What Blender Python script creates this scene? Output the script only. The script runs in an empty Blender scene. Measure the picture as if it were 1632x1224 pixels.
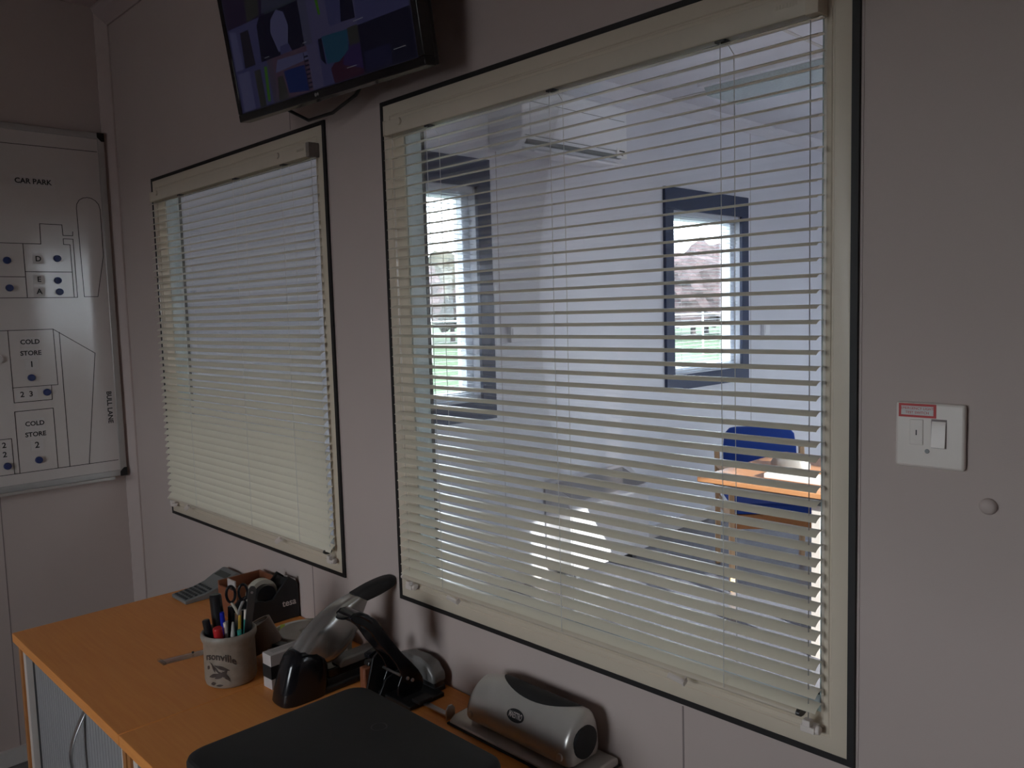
import bpy, math, random
from mathutils import Vector, Matrix
random.seed(7)
C = bpy.context.scene.collection
SC = bpy.context.scene
PI = math.pi

# ---------------------------------------------------------------- materials
def mat(name, col, rough=.6, metal=0., spec=.5, noise=0., nscale=30., bump=0., bscale=200., alpha=None, coat=0., sheen=0.):
    m = bpy.data.materials.new(name); m.use_nodes = True
    nt = m.node_tree; b = nt.nodes['Principled BSDF']
    b.inputs['Base Color'].default_value = (*col, 1)
    b.inputs['Roughness'].default_value = rough
    b.inputs['Metallic'].default_value = metal
    b.inputs['Specular IOR Level'].default_value = spec
    b.inputs['Coat Weight'].default_value = coat
    tc = nt.nodes.new('ShaderNodeTexCoord')
    if noise > 0:
        n = nt.nodes.new('ShaderNodeTexNoise'); n.inputs['Scale'].default_value = nscale; n.inputs['Detail'].default_value = 4
        nt.links.new(tc.outputs['Object'], n.inputs['Vector'])
        r = nt.nodes.new('ShaderNodeMapRange')
        r.inputs['From Min'].default_value = .3; r.inputs['From Max'].default_value = .7
        r.inputs['To Min'].default_value = 1-noise; r.inputs['To Max'].default_value = 1+noise
        nt.links.new(n.outputs['Fac'], r.inputs['Value'])
        v = nt.nodes.new('ShaderNodeVectorMath'); v.operation = 'SCALE'
        v.inputs[0].default_value = col
        nt.links.new(r.outputs['Result'], v.inputs['Scale'])
        nt.links.new(v.outputs['Vector'], b.inputs['Base Color'])
    if bump > 0:
        n2 = nt.nodes.new('ShaderNodeTexNoise'); n2.inputs['Scale'].default_value = bscale; n2.inputs['Detail'].default_value = 3
        nt.links.new(tc.outputs['Object'], n2.inputs['Vector'])
        bp = nt.nodes.new('ShaderNodeBump'); bp.inputs['Strength'].default_value = bump; bp.inputs['Distance'].default_value = .001
        nt.links.new(n2.outputs['Fac'], bp.inputs['Height']); nt.links.new(bp.outputs['Normal'], b.inputs['Normal'])
    return m

def emit(name, col, s):
    m = bpy.data.materials.new(name); m.use_nodes = True
    nt = m.node_tree; b = nt.nodes['Principled BSDF']
    b.inputs['Base Color'].default_value = (.006, .006, .006, 1); b.inputs['Roughness'].default_value = .3; b.inputs['Specular IOR Level'].default_value = .25
    b.inputs['Emission Color'].default_value = (*col, 1); b.inputs['Emission Strength'].default_value = s
    return m

def glassmat(name, tint, refl=.5, rough=.0):
    m = bpy.data.materials.new(name); m.use_nodes = True
    nt = m.node_tree; nt.nodes.clear()
    o = nt.nodes.new('ShaderNodeOutputMaterial'); mx = nt.nodes.new('ShaderNodeMixShader')
    t = nt.nodes.new('ShaderNodeBsdfTransparent'); g = nt.nodes.new('ShaderNodeBsdfGlossy')
    t.inputs['Color'].default_value = (*tint, 1); g.inputs['Roughness'].default_value = rough
    f = nt.nodes.new('ShaderNodeFresnel'); f.inputs['IOR'].default_value = 1.45
    mu = nt.nodes.new('ShaderNodeMath'); mu.operation = 'MULTIPLY'; mu.inputs[1].default_value = refl
    nt.links.new(f.outputs[0], mu.inputs[0]); nt.links.new(mu.outputs[0], mx.inputs[0])
    nt.links.new(t.outputs[0], mx.inputs[1]); nt.links.new(g.outputs[0], mx.inputs[2]); nt.links.new(mx.outputs[0], o.inputs[0])
    return m

def woodmat(name, c1, c2, axis='Y', rough=.45):
    m = bpy.data.materials.new(name); m.use_nodes = True
    nt = m.node_tree; b = nt.nodes['Principled BSDF']; b.inputs['Roughness'].default_value = rough
    b.inputs['Specular IOR Level'].default_value = .35
    tc = nt.nodes.new('ShaderNodeTexCoord'); mp = nt.nodes.new('ShaderNodeMapping')
    s = {'X': (3, 60, 60), 'Y': (60, 3, 60), 'Z': (60, 60, 3)}[axis]
    mp.inputs['Scale'].default_value = s
    n = nt.nodes.new('ShaderNodeTexNoise'); n.inputs['Scale'].default_value = 2.2; n.inputs['Detail'].default_value = 6
    n2 = nt.nodes.new('ShaderNodeTexNoise'); n2.inputs['Scale'].default_value = 2.5; n2.inputs['Detail'].default_value = 2
    r = nt.nodes.new('ShaderNodeValToRGB')
    r.color_ramp.elements[0].position = .3; r.color_ramp.elements[0].color = (*c1, 1)
    r.color_ramp.elements[1].position = .7; r.color_ramp.elements[1].color = (*c2, 1)
    ad = nt.nodes.new('ShaderNodeMath'); ad.operation = 'MULTIPLY_ADD'; ad.inputs[1].default_value = .6
    ml = nt.nodes.new('ShaderNodeMath'); ml.operation = 'MULTIPLY'; ml.inputs[1].default_value = .4
    nt.links.new(tc.outputs['Object'], mp.inputs['Vector']); nt.links.new(mp.outputs[0], n.inputs['Vector'])
    nt.links.new(tc.outputs['Object'], n2.inputs['Vector'])
    nt.links.new(n2.outputs['Fac'], ml.inputs[0])
    nt.links.new(n.outputs['Fac'], ad.inputs[0]); nt.links.new(ml.outputs[0], ad.inputs[2])
    nt.links.new(ad.outputs[0], r.inputs[0]); nt.links.new(r.outputs[0], b.inputs['Base Color'])
    return m

M = dict(
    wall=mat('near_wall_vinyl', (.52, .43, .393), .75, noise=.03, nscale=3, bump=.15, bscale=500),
    joint=mat('panel_joint_line', (.25, .2, .19), .7),
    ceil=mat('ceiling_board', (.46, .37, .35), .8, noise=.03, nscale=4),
    trim=mat('corner_trim_vinyl', (.515, .42, .385), .6, noise=.02),
    skirt=mat('skirting_paint', (.62, .58, .55), .45, noise=.02),
    carpet=mat('near_carpet', (.16, .15, .15), .95, noise=.3, nscale=300),
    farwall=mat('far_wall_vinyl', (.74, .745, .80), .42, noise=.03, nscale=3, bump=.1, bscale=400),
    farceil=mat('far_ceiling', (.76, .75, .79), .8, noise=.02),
    farfloor=mat('far_floor_vinyl', (.17, .17, .20), .25, noise=.15, nscale=60),
    cream=mat('cream_frame_plastic', (.66, .57, .45), .4, noise=.02, nscale=8),
    liner=mat('pale_jamb_liner', (.55, .6, .57), .35, noise=.02),
    rubber=mat('black_gasket', (.012, .01, .01), .6, noise=.2),
    slat=mat('cream_slat_enamel', (.83, .77, .63), .22, noise=.01, nscale=5, spec=.9),
    headrail=mat('cream_headrail_enamel', (.62, .54, .43), .4, noise=.02),
    cord=mat('blind_cord', (.62, .6, .56), .8, noise=.05),
    white=mat('white_plastic', (.76, .68, .62), .35, noise=.01),
    clear=glassmat('clear_plastic', (.97, .97, .97), .6, .12),
    glass=glassmat('window_glass', (.95, .97, .98), .5),
    metal=mat('brushed_metal', (.6, .6, .6), .3, 1., noise=.03),
    darkmetal=mat('dark_metal', (.12, .12, .12), .4, 1., noise=.1),
    wbframe=mat('whiteboard_aluminium', (.5, .48, .46), .4, .6, noise=.03),
    wbsurf=mat('whiteboard_enamel', (.60, .54, .51), .12, noise=.01, spec=.5),
    blackp=mat('black_plastic', (.012, .012, .013), .35, noise=.1, bump=.05),
    blackg=mat('black_gloss_plastic', (.01, .01, .012), .16, noise=.1),
    blackm=mat('black_matt_plastic', (.014, .014, .015), .6, noise=.1),
    line=mat('black_tape_line', (.03, .02, .02), .6, noise=.1),
    ink=mat('black_ink', (.02, .018, .018), .6, noise=.1),
    label=mat('white_label_card', (.58, .53, .51), .45, noise=.02),
    blue=mat('blue_magnet_plastic', (.012, .025, .12), .35, noise=.05),
    red=mat('red_plastic', (.5, .02, .025), .35, noise=.05),
    redlab=mat('red_label_print', (.5, .02, .02), .5, noise=.03),
    silver=mat('silver_painted_plastic', (.66, .63, .59), .28, .5, noise=.03),
    steelh=mat('dark_silver_handle', (.42, .40, .38), .24, .75, noise=.03),
    silverd=mat('grey_plastic', (.23, .22, .21), .4, .2, noise=.03),
    calc=mat('calculator_grey', (.2, .21, .21), .45, noise=.03),
    key=mat('calculator_key', (.05, .055, .06), .5, noise=.05),
    lcd=mat('calculator_lcd', (.07, .08, .08), .15, noise=.03),
    stone=mat('stoneware_glaze', (.29, .245, .2), .45, noise=.12, nscale=60, bump=.1, bscale=150),
    stoned=mat('stoneware_print', (.05, .035, .03), .5, noise=.2),
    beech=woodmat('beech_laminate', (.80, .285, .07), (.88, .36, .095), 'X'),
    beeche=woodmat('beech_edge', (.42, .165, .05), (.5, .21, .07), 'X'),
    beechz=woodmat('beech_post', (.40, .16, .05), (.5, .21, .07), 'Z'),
    chairwood=woodmat('pale_chair_wood', (.62, .38, .2), (.72, .48, .28), 'Z'),
    tambour=mat('grey_tambour', (.33, .32, .32), .5, noise=.03),
    traywood=woodmat('brown_tray_wood', (.2, .07, .035), (.28, .1, .05), 'Y'),
    tape=mat('pale_tape_roll', (.5, .46, .38), .4, noise=.05),
    browntape=mat('brown_packing_tape', (.14, .085, .055), .35, noise=.08),
    tapeside=mat('tape_roll_side', (.26, .22, .19), .5, noise=.1),
    dish=mat('white_dish_plastic', (.78, .75, .66), .4, noise=.02),
    cleartape=mat('translucent_tape', (.5, .49, .45), .3, noise=.05),
    yellow=mat('yellow_paint', (.6, .36, .04), .4, noise=.05),
    lime=mat('lime_sticker', (.55, .7, .12), .5, noise=.03),
    green=mat('green_plastic', (.03, .25, .2), .4, noise=.05),
    bluepen=mat('blue_pen_plastic', (.01, .02, .4), .3, noise=.05),
    card=mat('white_card_box', (.55, .5, .48), .6, noise=.03),
    paper=mat('white_paper', (.85, .84, .82), .6, noise=.02),
    slate=mat('slate_blue_trim', (.025, .042, .10), .5, noise=.05),
    upvc=mat('white_window_frame', (.7, .74, .8), .35, noise=.02),
    fabric=mat('blue_chair_fabric', (.012, .06, .35), .9, noise=.1, nscale=300),
    table=woodmat('beech_table_top', (.55, .24, .1), (.66, .32, .15), 'X', .25),
    acwhite=mat('white_appliance', (.86, .86, .89), .4, noise=.02),
    heater=mat('heater_enamel', (.72, .7, .72), .3, noise=.02),
    grille=mat('heater_grille', (.12, .12, .13), .5, noise=.05),
    grass=mat('grass', (.045, .085, .035), .95, noise=.25, nscale=.6),
    paving=mat('outdoor_paving', (.17, .16, .16), .9, noise=.15, nscale=2),
    hedge=mat('autumn_foliage', (.085, .06, .062), .95, noise=.4, nscale=1.2),
    hedge2=mat('green_foliage', (.07, .07, .055), .95, noise=.4, nscale=1.2),
    bark=mat('bark', (.06, .045, .04), .9, noise=.3),
    fence=mat('white_fence_paint', (.3, .3, .31), .6, noise=.05),
    lampon=emit('lit_diffuser', (.7, .92, 1), 1.3),
    lampoff=mat('prismatic_diffuser', (.5, .58, .58), .2, noise=.12, nscale=120),
    warm=mat('opal_diffuser', (.7, .66, .62), .3, noise=.02),
)

# ---------------------------------------------------------------- mesh builder
class MB:
    def __init__(s): s.v = []; s.f = []; s.m = []
    def mark(s): return len(s.v)
    def xf(s, i0, mtx):
        for i in range(i0, len(s.v)): s.v[i] = tuple(mtx @ Vector(s.v[i]))
        return s
    def face(s, idx, m=0): s.f.append(tuple(idx)); s.m.append(m)
    def box(s, x0, x1, y0, y1, z0, z1, m=0):
        b = len(s.v)
        for z in (z0, z1):
            s.v += [(x0, y0, z), (x1, y0, z), (x1, y1, z), (x0, y1, z)]
        for q in ((0, 3, 2, 1), (4, 5, 6, 7), (0, 1, 5, 4), (1, 2, 6, 5), (2, 3, 7, 6), (3, 0, 4, 7)):
            s.face([b+k for k in q], m)
        return s
    def prism(s, poly, axis, a0, a1, m=0):
        ar = sum(poly[i][0]*poly[(i+1) % len(poly)][1]-poly[(i+1) % len(poly)][0]*poly[i][1] for i in range(len(poly)))
        if ar < 0: poly = poly[::-1]
        b = len(s.v); n = len(poly)
        def P(p, a):
            return {'x': (a, p[0], p[1]), 'y': (p[0], a, p[1]), 'z': (p[0], p[1], a)}[axis]
        s.v += [P(p, a0) for p in poly]+[P(p, a1) for p in poly]
        lo = list(range(b, b+n)); hi = list(range(b+n, b+2*n))
        flip = (axis == 'y')
        if flip:
            s.face(lo, m); s.face(hi[::-1], m)
        else:
            s.face(lo[::-1], m); s.face(hi, m)
        for i in range(n):
            j = (i+1) % n; q = (lo[i], lo[j], hi[j], hi[i])
            s.face(q[::-1] if flip else q, m)
        return s
    def cyl(s, p0, p1, r0, r1=None, n=24, m=0, caps=True):
        r1 = r0 if r1 is None else r1
        p0 = Vector(p0); p1 = Vector(p1); d = (p1-p0).normalized()
        a = d.orthogonal().normalized(); c = d.cross(a); b = len(s.v)
        for p, r in ((p0, r0), (p1, r1)):
            for i in range(n):
                t = 2*PI*i/n; s.v.append(tuple(p+(a*math.cos(t)+c*math.sin(t))*r))
        for i in range(n):
            j = (i+1) % n; s.face((b+i, b+j, b+n+j, b+n+i), m)
        if caps:
            s.face([b+n-1-i for i in range(n)], m); s.face([b+n+i for i in range(n)], m)
        return s
    def lathe(s, prof, c=(0, 0, 0), n=40, m=0, closed=False):
        b = len(s.v); k = len(prof)
        for r, z in prof:
            for i in range(n):
                t = 2*PI*i/n; s.v.append((c[0]+r*math.cos(t), c[1]+r*math.sin(t), c[2]+z))
        rng = range(k if closed else k-1)
        for a in rng:
            a2 = (a+1) % k
            for i in range(n):
                j = (i+1) % n; s.face((b+a*n+i, b+a*n+j, b+a2*n+j, b+a2*n+i), m)
        if not closed:
            if prof[0][0] > 1e-6: s.face([b+n-1-i for i in range(n)], m)
            if prof[-1][0] > 1e-6: s.face([b+(k-1)*n+i for i in range(n)], m)
        return s
    def tube(s, path, r, n=8, m=0):
        path = [Vector(p) for p in path]; b = len(s.v); up = None
        rs = r if isinstance(r, (list, tuple)) else [r]*len(path)
        for i, p in enumerate(path):
            d = (path[min(i+1, len(path)-1)]-path[max(i-1, 0)]).normalized()
            if up is None: up = d.orthogonal().normalized()
            up = (up-d*up.dot(d)).normalized(); c = d.cross(up)
            for k in range(n):
                t = 2*PI*k/n; s.v.append(tuple(p+(up*math.cos(t)+c*math.sin(t))*rs[i]))
        for i in range(len(path)-1):
            for k in range(n):
                j = (k+1) % n; s.face((b+i*n+k, b+i*n+j, b+(i+1)*n+j, b+(i+1)*n+k), m)
        s.face([b+n-1-k for k in range(n)], m); e = b+(len(path)-1)*n; s.face([e+k for k in range(n)], m)
        return s
    def rings(s, rings, m=0, cap=True):
        b = len(s.v); n = len(rings[0])
        for rg in rings: s.v += [tuple(p) for p in rg]
        for a in range(len(rings)-1):
            for i in range(n):
                j = (i+1) % n; s.face((b+a*n+i, b+a*n+j, b+(a+1)*n+j, b+(a+1)*n+i), m)
        if cap:
            s.face([b+n-1-i for i in range(n)], m); e = b+(len(rings)-1)*n; s.face([e+i for i in range(n)], m)
        return s
    def build(s, name, mats, parent=None, loc=None, bevel=0, smooth=True, ang=38, seg=2):
        if not isinstance(mats, (list, tuple)): mats = [mats]
        if parent is not None: org = Vector(parent['_o'])
        elif loc is not None: org = Vector(loc)
        else:
            xs = [p[0] for p in s.v]; ys = [p[1] for p in s.v]; zs = [p[2] for p in s.v]
            org = Vector(((min(xs)+max(xs))/2, (min(ys)+max(ys))/2, min(zs)))
        me = bpy.data.meshes.new(name)
        me.from_pydata([tuple(Vector(p)-org) for p in s.v], [], s.f)
        for m in mats: me.materials.append(m)
        for p, mi in zip(me.polygons, s.m): p.material_index = mi
        import bmesh
        bm = bmesh.new(); bm.from_mesh(me); bmesh.ops.recalc_face_normals(bm, faces=bm.faces); bm.to_mesh(me); bm.free()
        if smooth:
            me.shade_smooth(); me.set_sharp_from_angle(angle=math.radians(ang))
        me.update()
        o = bpy.data.objects.new(name, me); C.objects.link(o)
        o['_o'] = tuple(org)
        if parent is not None: o.parent = parent
        else: o.location = org
        if bevel:
            bv = o.modifiers.new('bevel', 'BEVEL'); bv.width = bevel; bv.segments = seg; bv.limit_method = 'ANGLE'; bv.angle_limit = math.radians(40)
            bv.harden_normals = False
        return o

def thing(name, label, cat, loc, group=None):
    o = bpy.data.objects.new(name, None); C.objects.link(o); o.location = loc; o.empty_display_size = .05
    o['_o'] = tuple(loc); o['label'] = label; o['category'] = cat
    if group: o['group'] = group
    return o
def tag(o, label, cat, group=None):
    o['label'] = label; o['category'] = cat
    if group: o['group'] = group
    return o
def struct(o): o['kind'] = 'structure'; return o
def dup(root, off, label=None, group=None):
    r = root.copy(); C.objects.link(r); r.location = root.location+Vector(off)
    if label: r['label'] = label
    if group: r['group'] = group
    for ch in list(root.children):
        c = ch.copy(); C.objects.link(c); c.parent = r
        for g in list(ch.children):
            d = g.copy(); C.objects.link(d); d.parent = c
    return r

def text(name, s, size, mtx, m, parent, ext=.0003, align='CENTER', bold=0, fn=None, squeeze=1.):
    cu = bpy.data.curves.new(name, 'FONT'); cu.body = s; cu.size = size; cu.align_x = align; cu.align_y = 'CENTER'
    cu.extrude = ext; cu.offset = bold; cu.resolution_u = 3
    to = bpy.data.objects.new('tmp_text', cu); C.objects.link(to)
    dg = bpy.context.evaluated_depsgraph_get()
    me = bpy.data.meshes.new_from_object(to.evaluated_get(dg)); me.name = name
    bpy.data.objects.remove(to); bpy.data.curves.remove(cu)
    org = Vector(parent['_o'])
    for v in me.vertices:
        p = v.co.copy(); p.x *= squeeze
        v.co = (Vector(fn(p)) if fn else mtx @ p)-org
    me.materials.clear(); me.materials.append(m)
    o = bpy.data.objects.new(name, me); C.objects.link(o); o.parent = parent; o['_o'] = tuple(org)
    return o
# text frames: on the back wall (faces -y) and on the left wall (faces +x)
def on_back(x, y, z): return Matrix(((1, 0, 0, x), (0, 0, -1, y), (0, 1, 0, z), (0, 0, 0, 1)))
def on_left(x, y, z, rot=0):
    return Matrix(((0, 0, 1, x), (1, 0, 0, y), (0, 1, 0, z), (0, 0, 0, 1))) @ Matrix.Rotation(rot, 4, 'Z')

# ================================================================= the setting
T = .065                       # partition thickness
CZ = 2.675                     # near ceiling
FZ = 2.89                      # far ceiling
RX = 4.9                       # right wall
W1 = (.342, 1.439, .864, 2.024)
W2 = (1.674, 2.762, .866, 2.018)

# partition wall with two window openings
def wall_with_holes(name, axis, a0, a1, z0, z1, t0, t1, holes, mats, joints=(), jface=None):
    mb = MB()
    def bx(u0, u1, w0, w1, m=0, ta=t0, tb=t1):
        if u1-u0 < 1e-5 or w1-w0 < 1e-5: return
        if axis == 'x': mb.box(u0, u1, ta, tb, w0, w1, m)
        else: mb.box(ta, tb, u0, u1, w0, w1, m)
    holes = sorted(holes); cur = a0
    for (h0, h1, hz0, hz1) in holes:
        bx(cur, h0, z0, z1); bx(h0, h1, z0, hz0); bx(h0, h1, hz1, z1); cur = h1
    bx(cur, a1, z0, z1)
    for j in joints:
        for (w0, w1) in j[1]:
            bx(j[0]-.0016, j[0]+.0016, w0, w1, 1, jface[0], jface[1])
    return struct(mb.build(name, mats, loc=(0, 0, 0) if axis == 'x' else (t0, 0, 0), smooth=False))
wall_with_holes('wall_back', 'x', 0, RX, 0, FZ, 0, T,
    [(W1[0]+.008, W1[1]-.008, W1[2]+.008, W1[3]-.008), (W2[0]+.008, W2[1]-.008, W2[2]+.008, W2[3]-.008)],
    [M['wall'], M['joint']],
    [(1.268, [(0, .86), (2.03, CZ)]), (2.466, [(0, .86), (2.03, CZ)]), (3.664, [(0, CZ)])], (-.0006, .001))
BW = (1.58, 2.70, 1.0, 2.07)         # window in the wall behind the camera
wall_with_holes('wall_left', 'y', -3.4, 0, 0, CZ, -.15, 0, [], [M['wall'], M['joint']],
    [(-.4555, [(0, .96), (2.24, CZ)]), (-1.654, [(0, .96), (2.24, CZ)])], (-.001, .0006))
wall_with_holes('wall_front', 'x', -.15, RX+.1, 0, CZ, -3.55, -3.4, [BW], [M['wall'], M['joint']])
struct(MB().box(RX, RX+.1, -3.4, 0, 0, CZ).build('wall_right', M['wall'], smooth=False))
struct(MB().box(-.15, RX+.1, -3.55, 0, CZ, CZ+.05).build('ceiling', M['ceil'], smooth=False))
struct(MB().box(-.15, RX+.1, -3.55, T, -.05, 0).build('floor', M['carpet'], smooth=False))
# corner trim, cornice and skirting
struct(MB().prism([(0, 0), (0, -.039), (.006, -.039), (.0345, -.006), (.0345, 0)], 'z', 0, CZ).build('trim_1', M['trim'], ang=20))
struct(MB().prism([(0, CZ), (-.046, CZ), (-.046, 2.668), (-.036, 2.647), (-.006, 2.612), (0, 2.612)], 'x', 0, RX).build('trim_2', M['ceil'], smooth=False))
struct(MB().box(0, .012, -3.4, -.039, 0, .062).build('baseboard_left', M['skirt'], bevel=.003))
struct(MB().box(.035, RX, -.012, 0, 0, .062).build('baseboard_back', M['skirt'], bevel=.003))

# ---- framed internal windows: gasket, cream frame with glazing bead, pane, jamb liner
def ringframe(mb, x0, x1, z0, z1, prof, m=0):
    # prof: list of (inset, y); swept round the rectangle
    rings = []
    for ins, y in prof:
        rings.append([(x0+ins, y, z0+ins), (x1-ins, y, z0+ins), (x1-ins, y, z1-ins), (x0+ins, y, z1-ins)])
    b = len(mb.v); k = len(rings)
    for rg in rings: mb.v += rg
    for a in range(k):
        a2 = (a+1) % k
        for i in range(4):
            j = (i+1) % 4
            mb.face((b+a*4+i, b+a*4+j, b+a2*4+j, b+a2*4+i), m)
def inner_window(name, W, wob=False):
    x0, x1, z0, z1 = W
    o = thing(name, '', '', ((x0+x1)/2, 0, z0)); del o['label']; del o['category']; struct(o)
    g = MB(); ringframe(g, x0, x1, z0, z1, [(0, -.0004), (.0005, -.0068), (.0105, -.0072), (.0105, .004), (.0, .004)])
    g.build('gasket', M['rubber'], o, smooth=False)
    e = MB(); ringframe(e, x0-.0035, x1+.0035, z0-.0035, z1+.0035, [(0, -.0002), (0, -.0012), (.0035, -.0012), (.0035, -.0002)])
    e.build('edge_bead', M['trim'], o, smooth=False)
    f = MB(); ringframe(f, x0, x1, z0, z1, [(.0102, .004), (.0102, -.0055), (.0125, -.0065), (.034, -.0065), (.0355, -.0048), (.0375, -.0048), (.039, -.0062), (.046, -.005), (.056, .008), (.058, .012), (.058, .016), (.011, .016)])
    f.build('frame', M['cream'], o, ang=25)
    j = MB(); ringframe(j, x0, x1, z0, z1, [(.062, .016), (.062, T-.006), (.010, T-.006), (.010, .016)])
    j.build('jamb_liner', M['liner'], o, smooth=False)
    k = MB(); ringframe(k, x0, x1, z0, z1, [(.064, T-.006), (.064, T+.002), (.010, T+.002), (.010, T-.006)])
    k.build('rear_gasket', M['rubber'], o, smooth=False)
    MB().box(x0+.05, x1-.05, .0125, .0155, z0+.05, z1-.05).build('glass_pane', M['glass'], o, smooth=False)
    return o
inner_window('window_1', W1)
inner_window('window_2', W2)

# ================================================================= venetian blinds
def blind(label, bx0, bx1, rail0, rail1, ztop, zbot, tiltf, ladders, guides, clips, n, right_open):
    YB = -.0215
    o = thing('venetian_blind', label, 'blind', ((bx0+bx1)/2, YB, zbot-.03), 'white venetian blinds over the inner windows')
    # slat
    zs = [ztop-.006-(ztop-.006-zbot-.010)*i/(n-1) for i in range(n)]
    L = (bx1-bx0); ch = .025
    def slat_mesh(t):
        mb = MB(); top = []; bot = []
        K = 12
        for k in range(K+1):
            s = -ch/2+ch*k/K; h = .0028*(1-(2*s/ch)**2)
            yy = s*math.cos(t)-h*math.sin(t)*1; zz = s*math.sin(t)+h*math.cos(t)
            top.append((yy, zz)); bot.append((yy+.00028*math.sin(t), zz-.00028*math.cos(t)))
        poly = top+bot[::-1]
        # rounded ends: shorten the first and last profile points slightly
        mb.prism(poly, 'x', -L/2, L/2)
        return mb
    cache = {}
    for i, z in enumerate(zs):
        t = tiltf(z); key = round(math.degrees(t))
        if key not in cache:
            mb = slat_mesh(math.radians(key))
            so = mb.build('slat', M['slat'], loc=(0, 0, 0), ang=60); cache[key] = so.data
            so.parent = o
        else:
            so = bpy.data.objects.new('slat', cache[key]); C.objects.link(so); so.parent = o
        so.location = (0, 0, z-o.location.z)
        so.rotation_euler = (0, random.uniform(-.0012, .0012), 0)
    # headrail: open U section with lips
    h = MB(); y0, y1, zt, zb = -.036, -.0074, ztop+.030, ztop
    h.prism([(y0, zb+.003), (y0, zt), (y0+.003, zt), (y0+.003, zb+.003), (y1-.002, zb+.003), (y1-.002, zt), (y1, zt), (y1, zb), (y0+.002, zb)], 'x', rail0, rail1)
    hr = h.build('headrail', M['headrail'], o, bevel=.0006)
    c = MB(); c.box(rail1-.0005, rail1+.014 if right_open else rail1+.018, y0-.001, y1, zb-.002, zt+.003)
    c.build('end_cap', M['cream'] if not right_open else M['tapeside'], o, bevel=.001)
    c = MB(); c.box(rail0-.004, rail0+.0005, y0-.001, y1, zb-.001, zt+.002)
    c.build('end_cap', M['cream'], o, bevel=.001)
    # bracket button and hidden cord stops on the rail face
    for bxp in (rail0+.055, rail1-.14 if right_open else None):
        if bxp is None: continue
        MB().cyl((bxp, y0+.0005, zb+.022), (bxp, y0-.004, zb+.022), .0085, .007, 20).build('bracket_button', M['headrail'], o, bevel=.001)
    for bxp in ladders:
        MB().box(bxp-.012, bxp+.006, y0+.004, y1-.008, zb-.0035, zb+.0005).build('cord_grommet', M['darkmetal'], o, bevel=.001)
    # embossed ribs on the right of the rail
    rb = MB()
    for k in range(7): rb.box(rail1-.045+k*.005, rail1-.042+k*.005, y0-.0006, y0, zb+.016, zb+.022)
    rb.build('embossed_mark', M['headrail'], hr, smooth=False)
    # ladder cords front and back
    for lx in ladders:
        for yy in (YB-.0142, YB+.0148):
            off = .006 if yy > YB else 0
            pts = [(lx-.003+off*.3, yy*.6+YB*.4, zb-.002), (lx-off*.0+off, yy, zb-.018)]
            for q in range(12): pts.append((lx+off+.0006*math.sin(q*.9), yy, zb-.03-(zb-.03-zbot-.004)*q/11))
            pts.append((lx+off-.002, yy*.7+YB*.3, zbot-.004))
            MB().tube(pts, .00062, 6).build('ladder_cord', M['cord'], o)
    for gx in guides:
        MB().tube([(gx, YB, zb), (gx, YB, zbot-.012)], .0008, 6).build('guide_wire', M['clear'] if gx < (bx0+bx1)/2 else M['metal'], o)
    # bottom rail: rounded tube with end plugs
    b = MB(); prof = []
    for k in range(16):
        t = 2*PI*k/16; prof.append((YB+.0125*math.cos(t), zbot+.0062*math.sin(t)-.002))
    b.prism(prof, 'x', bx0+.004, bx1-.03)
    b.build('bottom_rail', M['headrail'], o, ang=50)
    MB().prism([(YB+(p[0]-YB)*1.04, zbot-.002+(p[1]-zbot+.002)*1.06) for p in prof], 'x', bx1-.03, bx1-.024).build('rail_plug', M['darkmetal'], o, ang=50)
    MB().prism([(YB+(p[0]-YB)*1.04, zbot-.002+(p[1]-zbot+.002)*1.06) for p in prof], 'x', bx0, bx0+.004).build('rail_plug', M['white'], o, ang=50)
    # hold down brackets at the two lower corners
    for gx in guides:
        k = MB(); k.box(gx-.010, gx+.012, -.028, -.0068, zbot-.030, zbot-.020).box(gx-.006, gx+.006, -.030, -.018, zbot-.020, zbot-.010)
        k.cyl((gx+.012, -.02, zbot-.024), (gx+.018, -.02, zbot-.024), .007, .006, 16)
        k.build('hold_down_bracket', M['white'], o, bevel=.0012)
    for (cx_, rot) in clips:
        k = MB(); i0 = k.mark()
        k.prism([(-.018, -.006), (.013, -.007), (.018, .002), (.012, .006), (-.013, .005)], 'y', -.0025, .0025)
        k.box(.012, .016, -.002, .010, -.010, .002)
        k.xf(i0, Matrix.Translation((cx_, -.0385, zbot-.0105)) @ Matrix.Rotation(rot, 4, 'Y') @ Matrix.Rotation(.5, 4, 'X'))
        k.build('cord_clip', M['white'], o, bevel=.0008)
    return o
R_ = math.radians
def sm(x): x = max(0, min(1, x)); return x*x*(3-2*x)
blind('white venetian blind nearer the camera, wide, with the room behind visible between its slats', 1.719, 2.716, 1.728, 2.700, 1.932, .937,
      lambda z: R_(11+6.5*sm((1.5-z)/.55)), (1.873, 2.222, 2.567), (1.737, 2.700), ((1.905, .12), (2.478, .14)), 46, False)
blind('white venetian blind over the farther window, left of the bigger one, slats nearly closed', .378, 1.412, .405, 1.400, 1.938, .930,
      lambda z: R_(20+25*sm((1.62-z)/.62)), (.62, 1.0, 1.27), (.394, 1.398), ((.545, -.55), (1.155, -.5)), 46, True)

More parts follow.
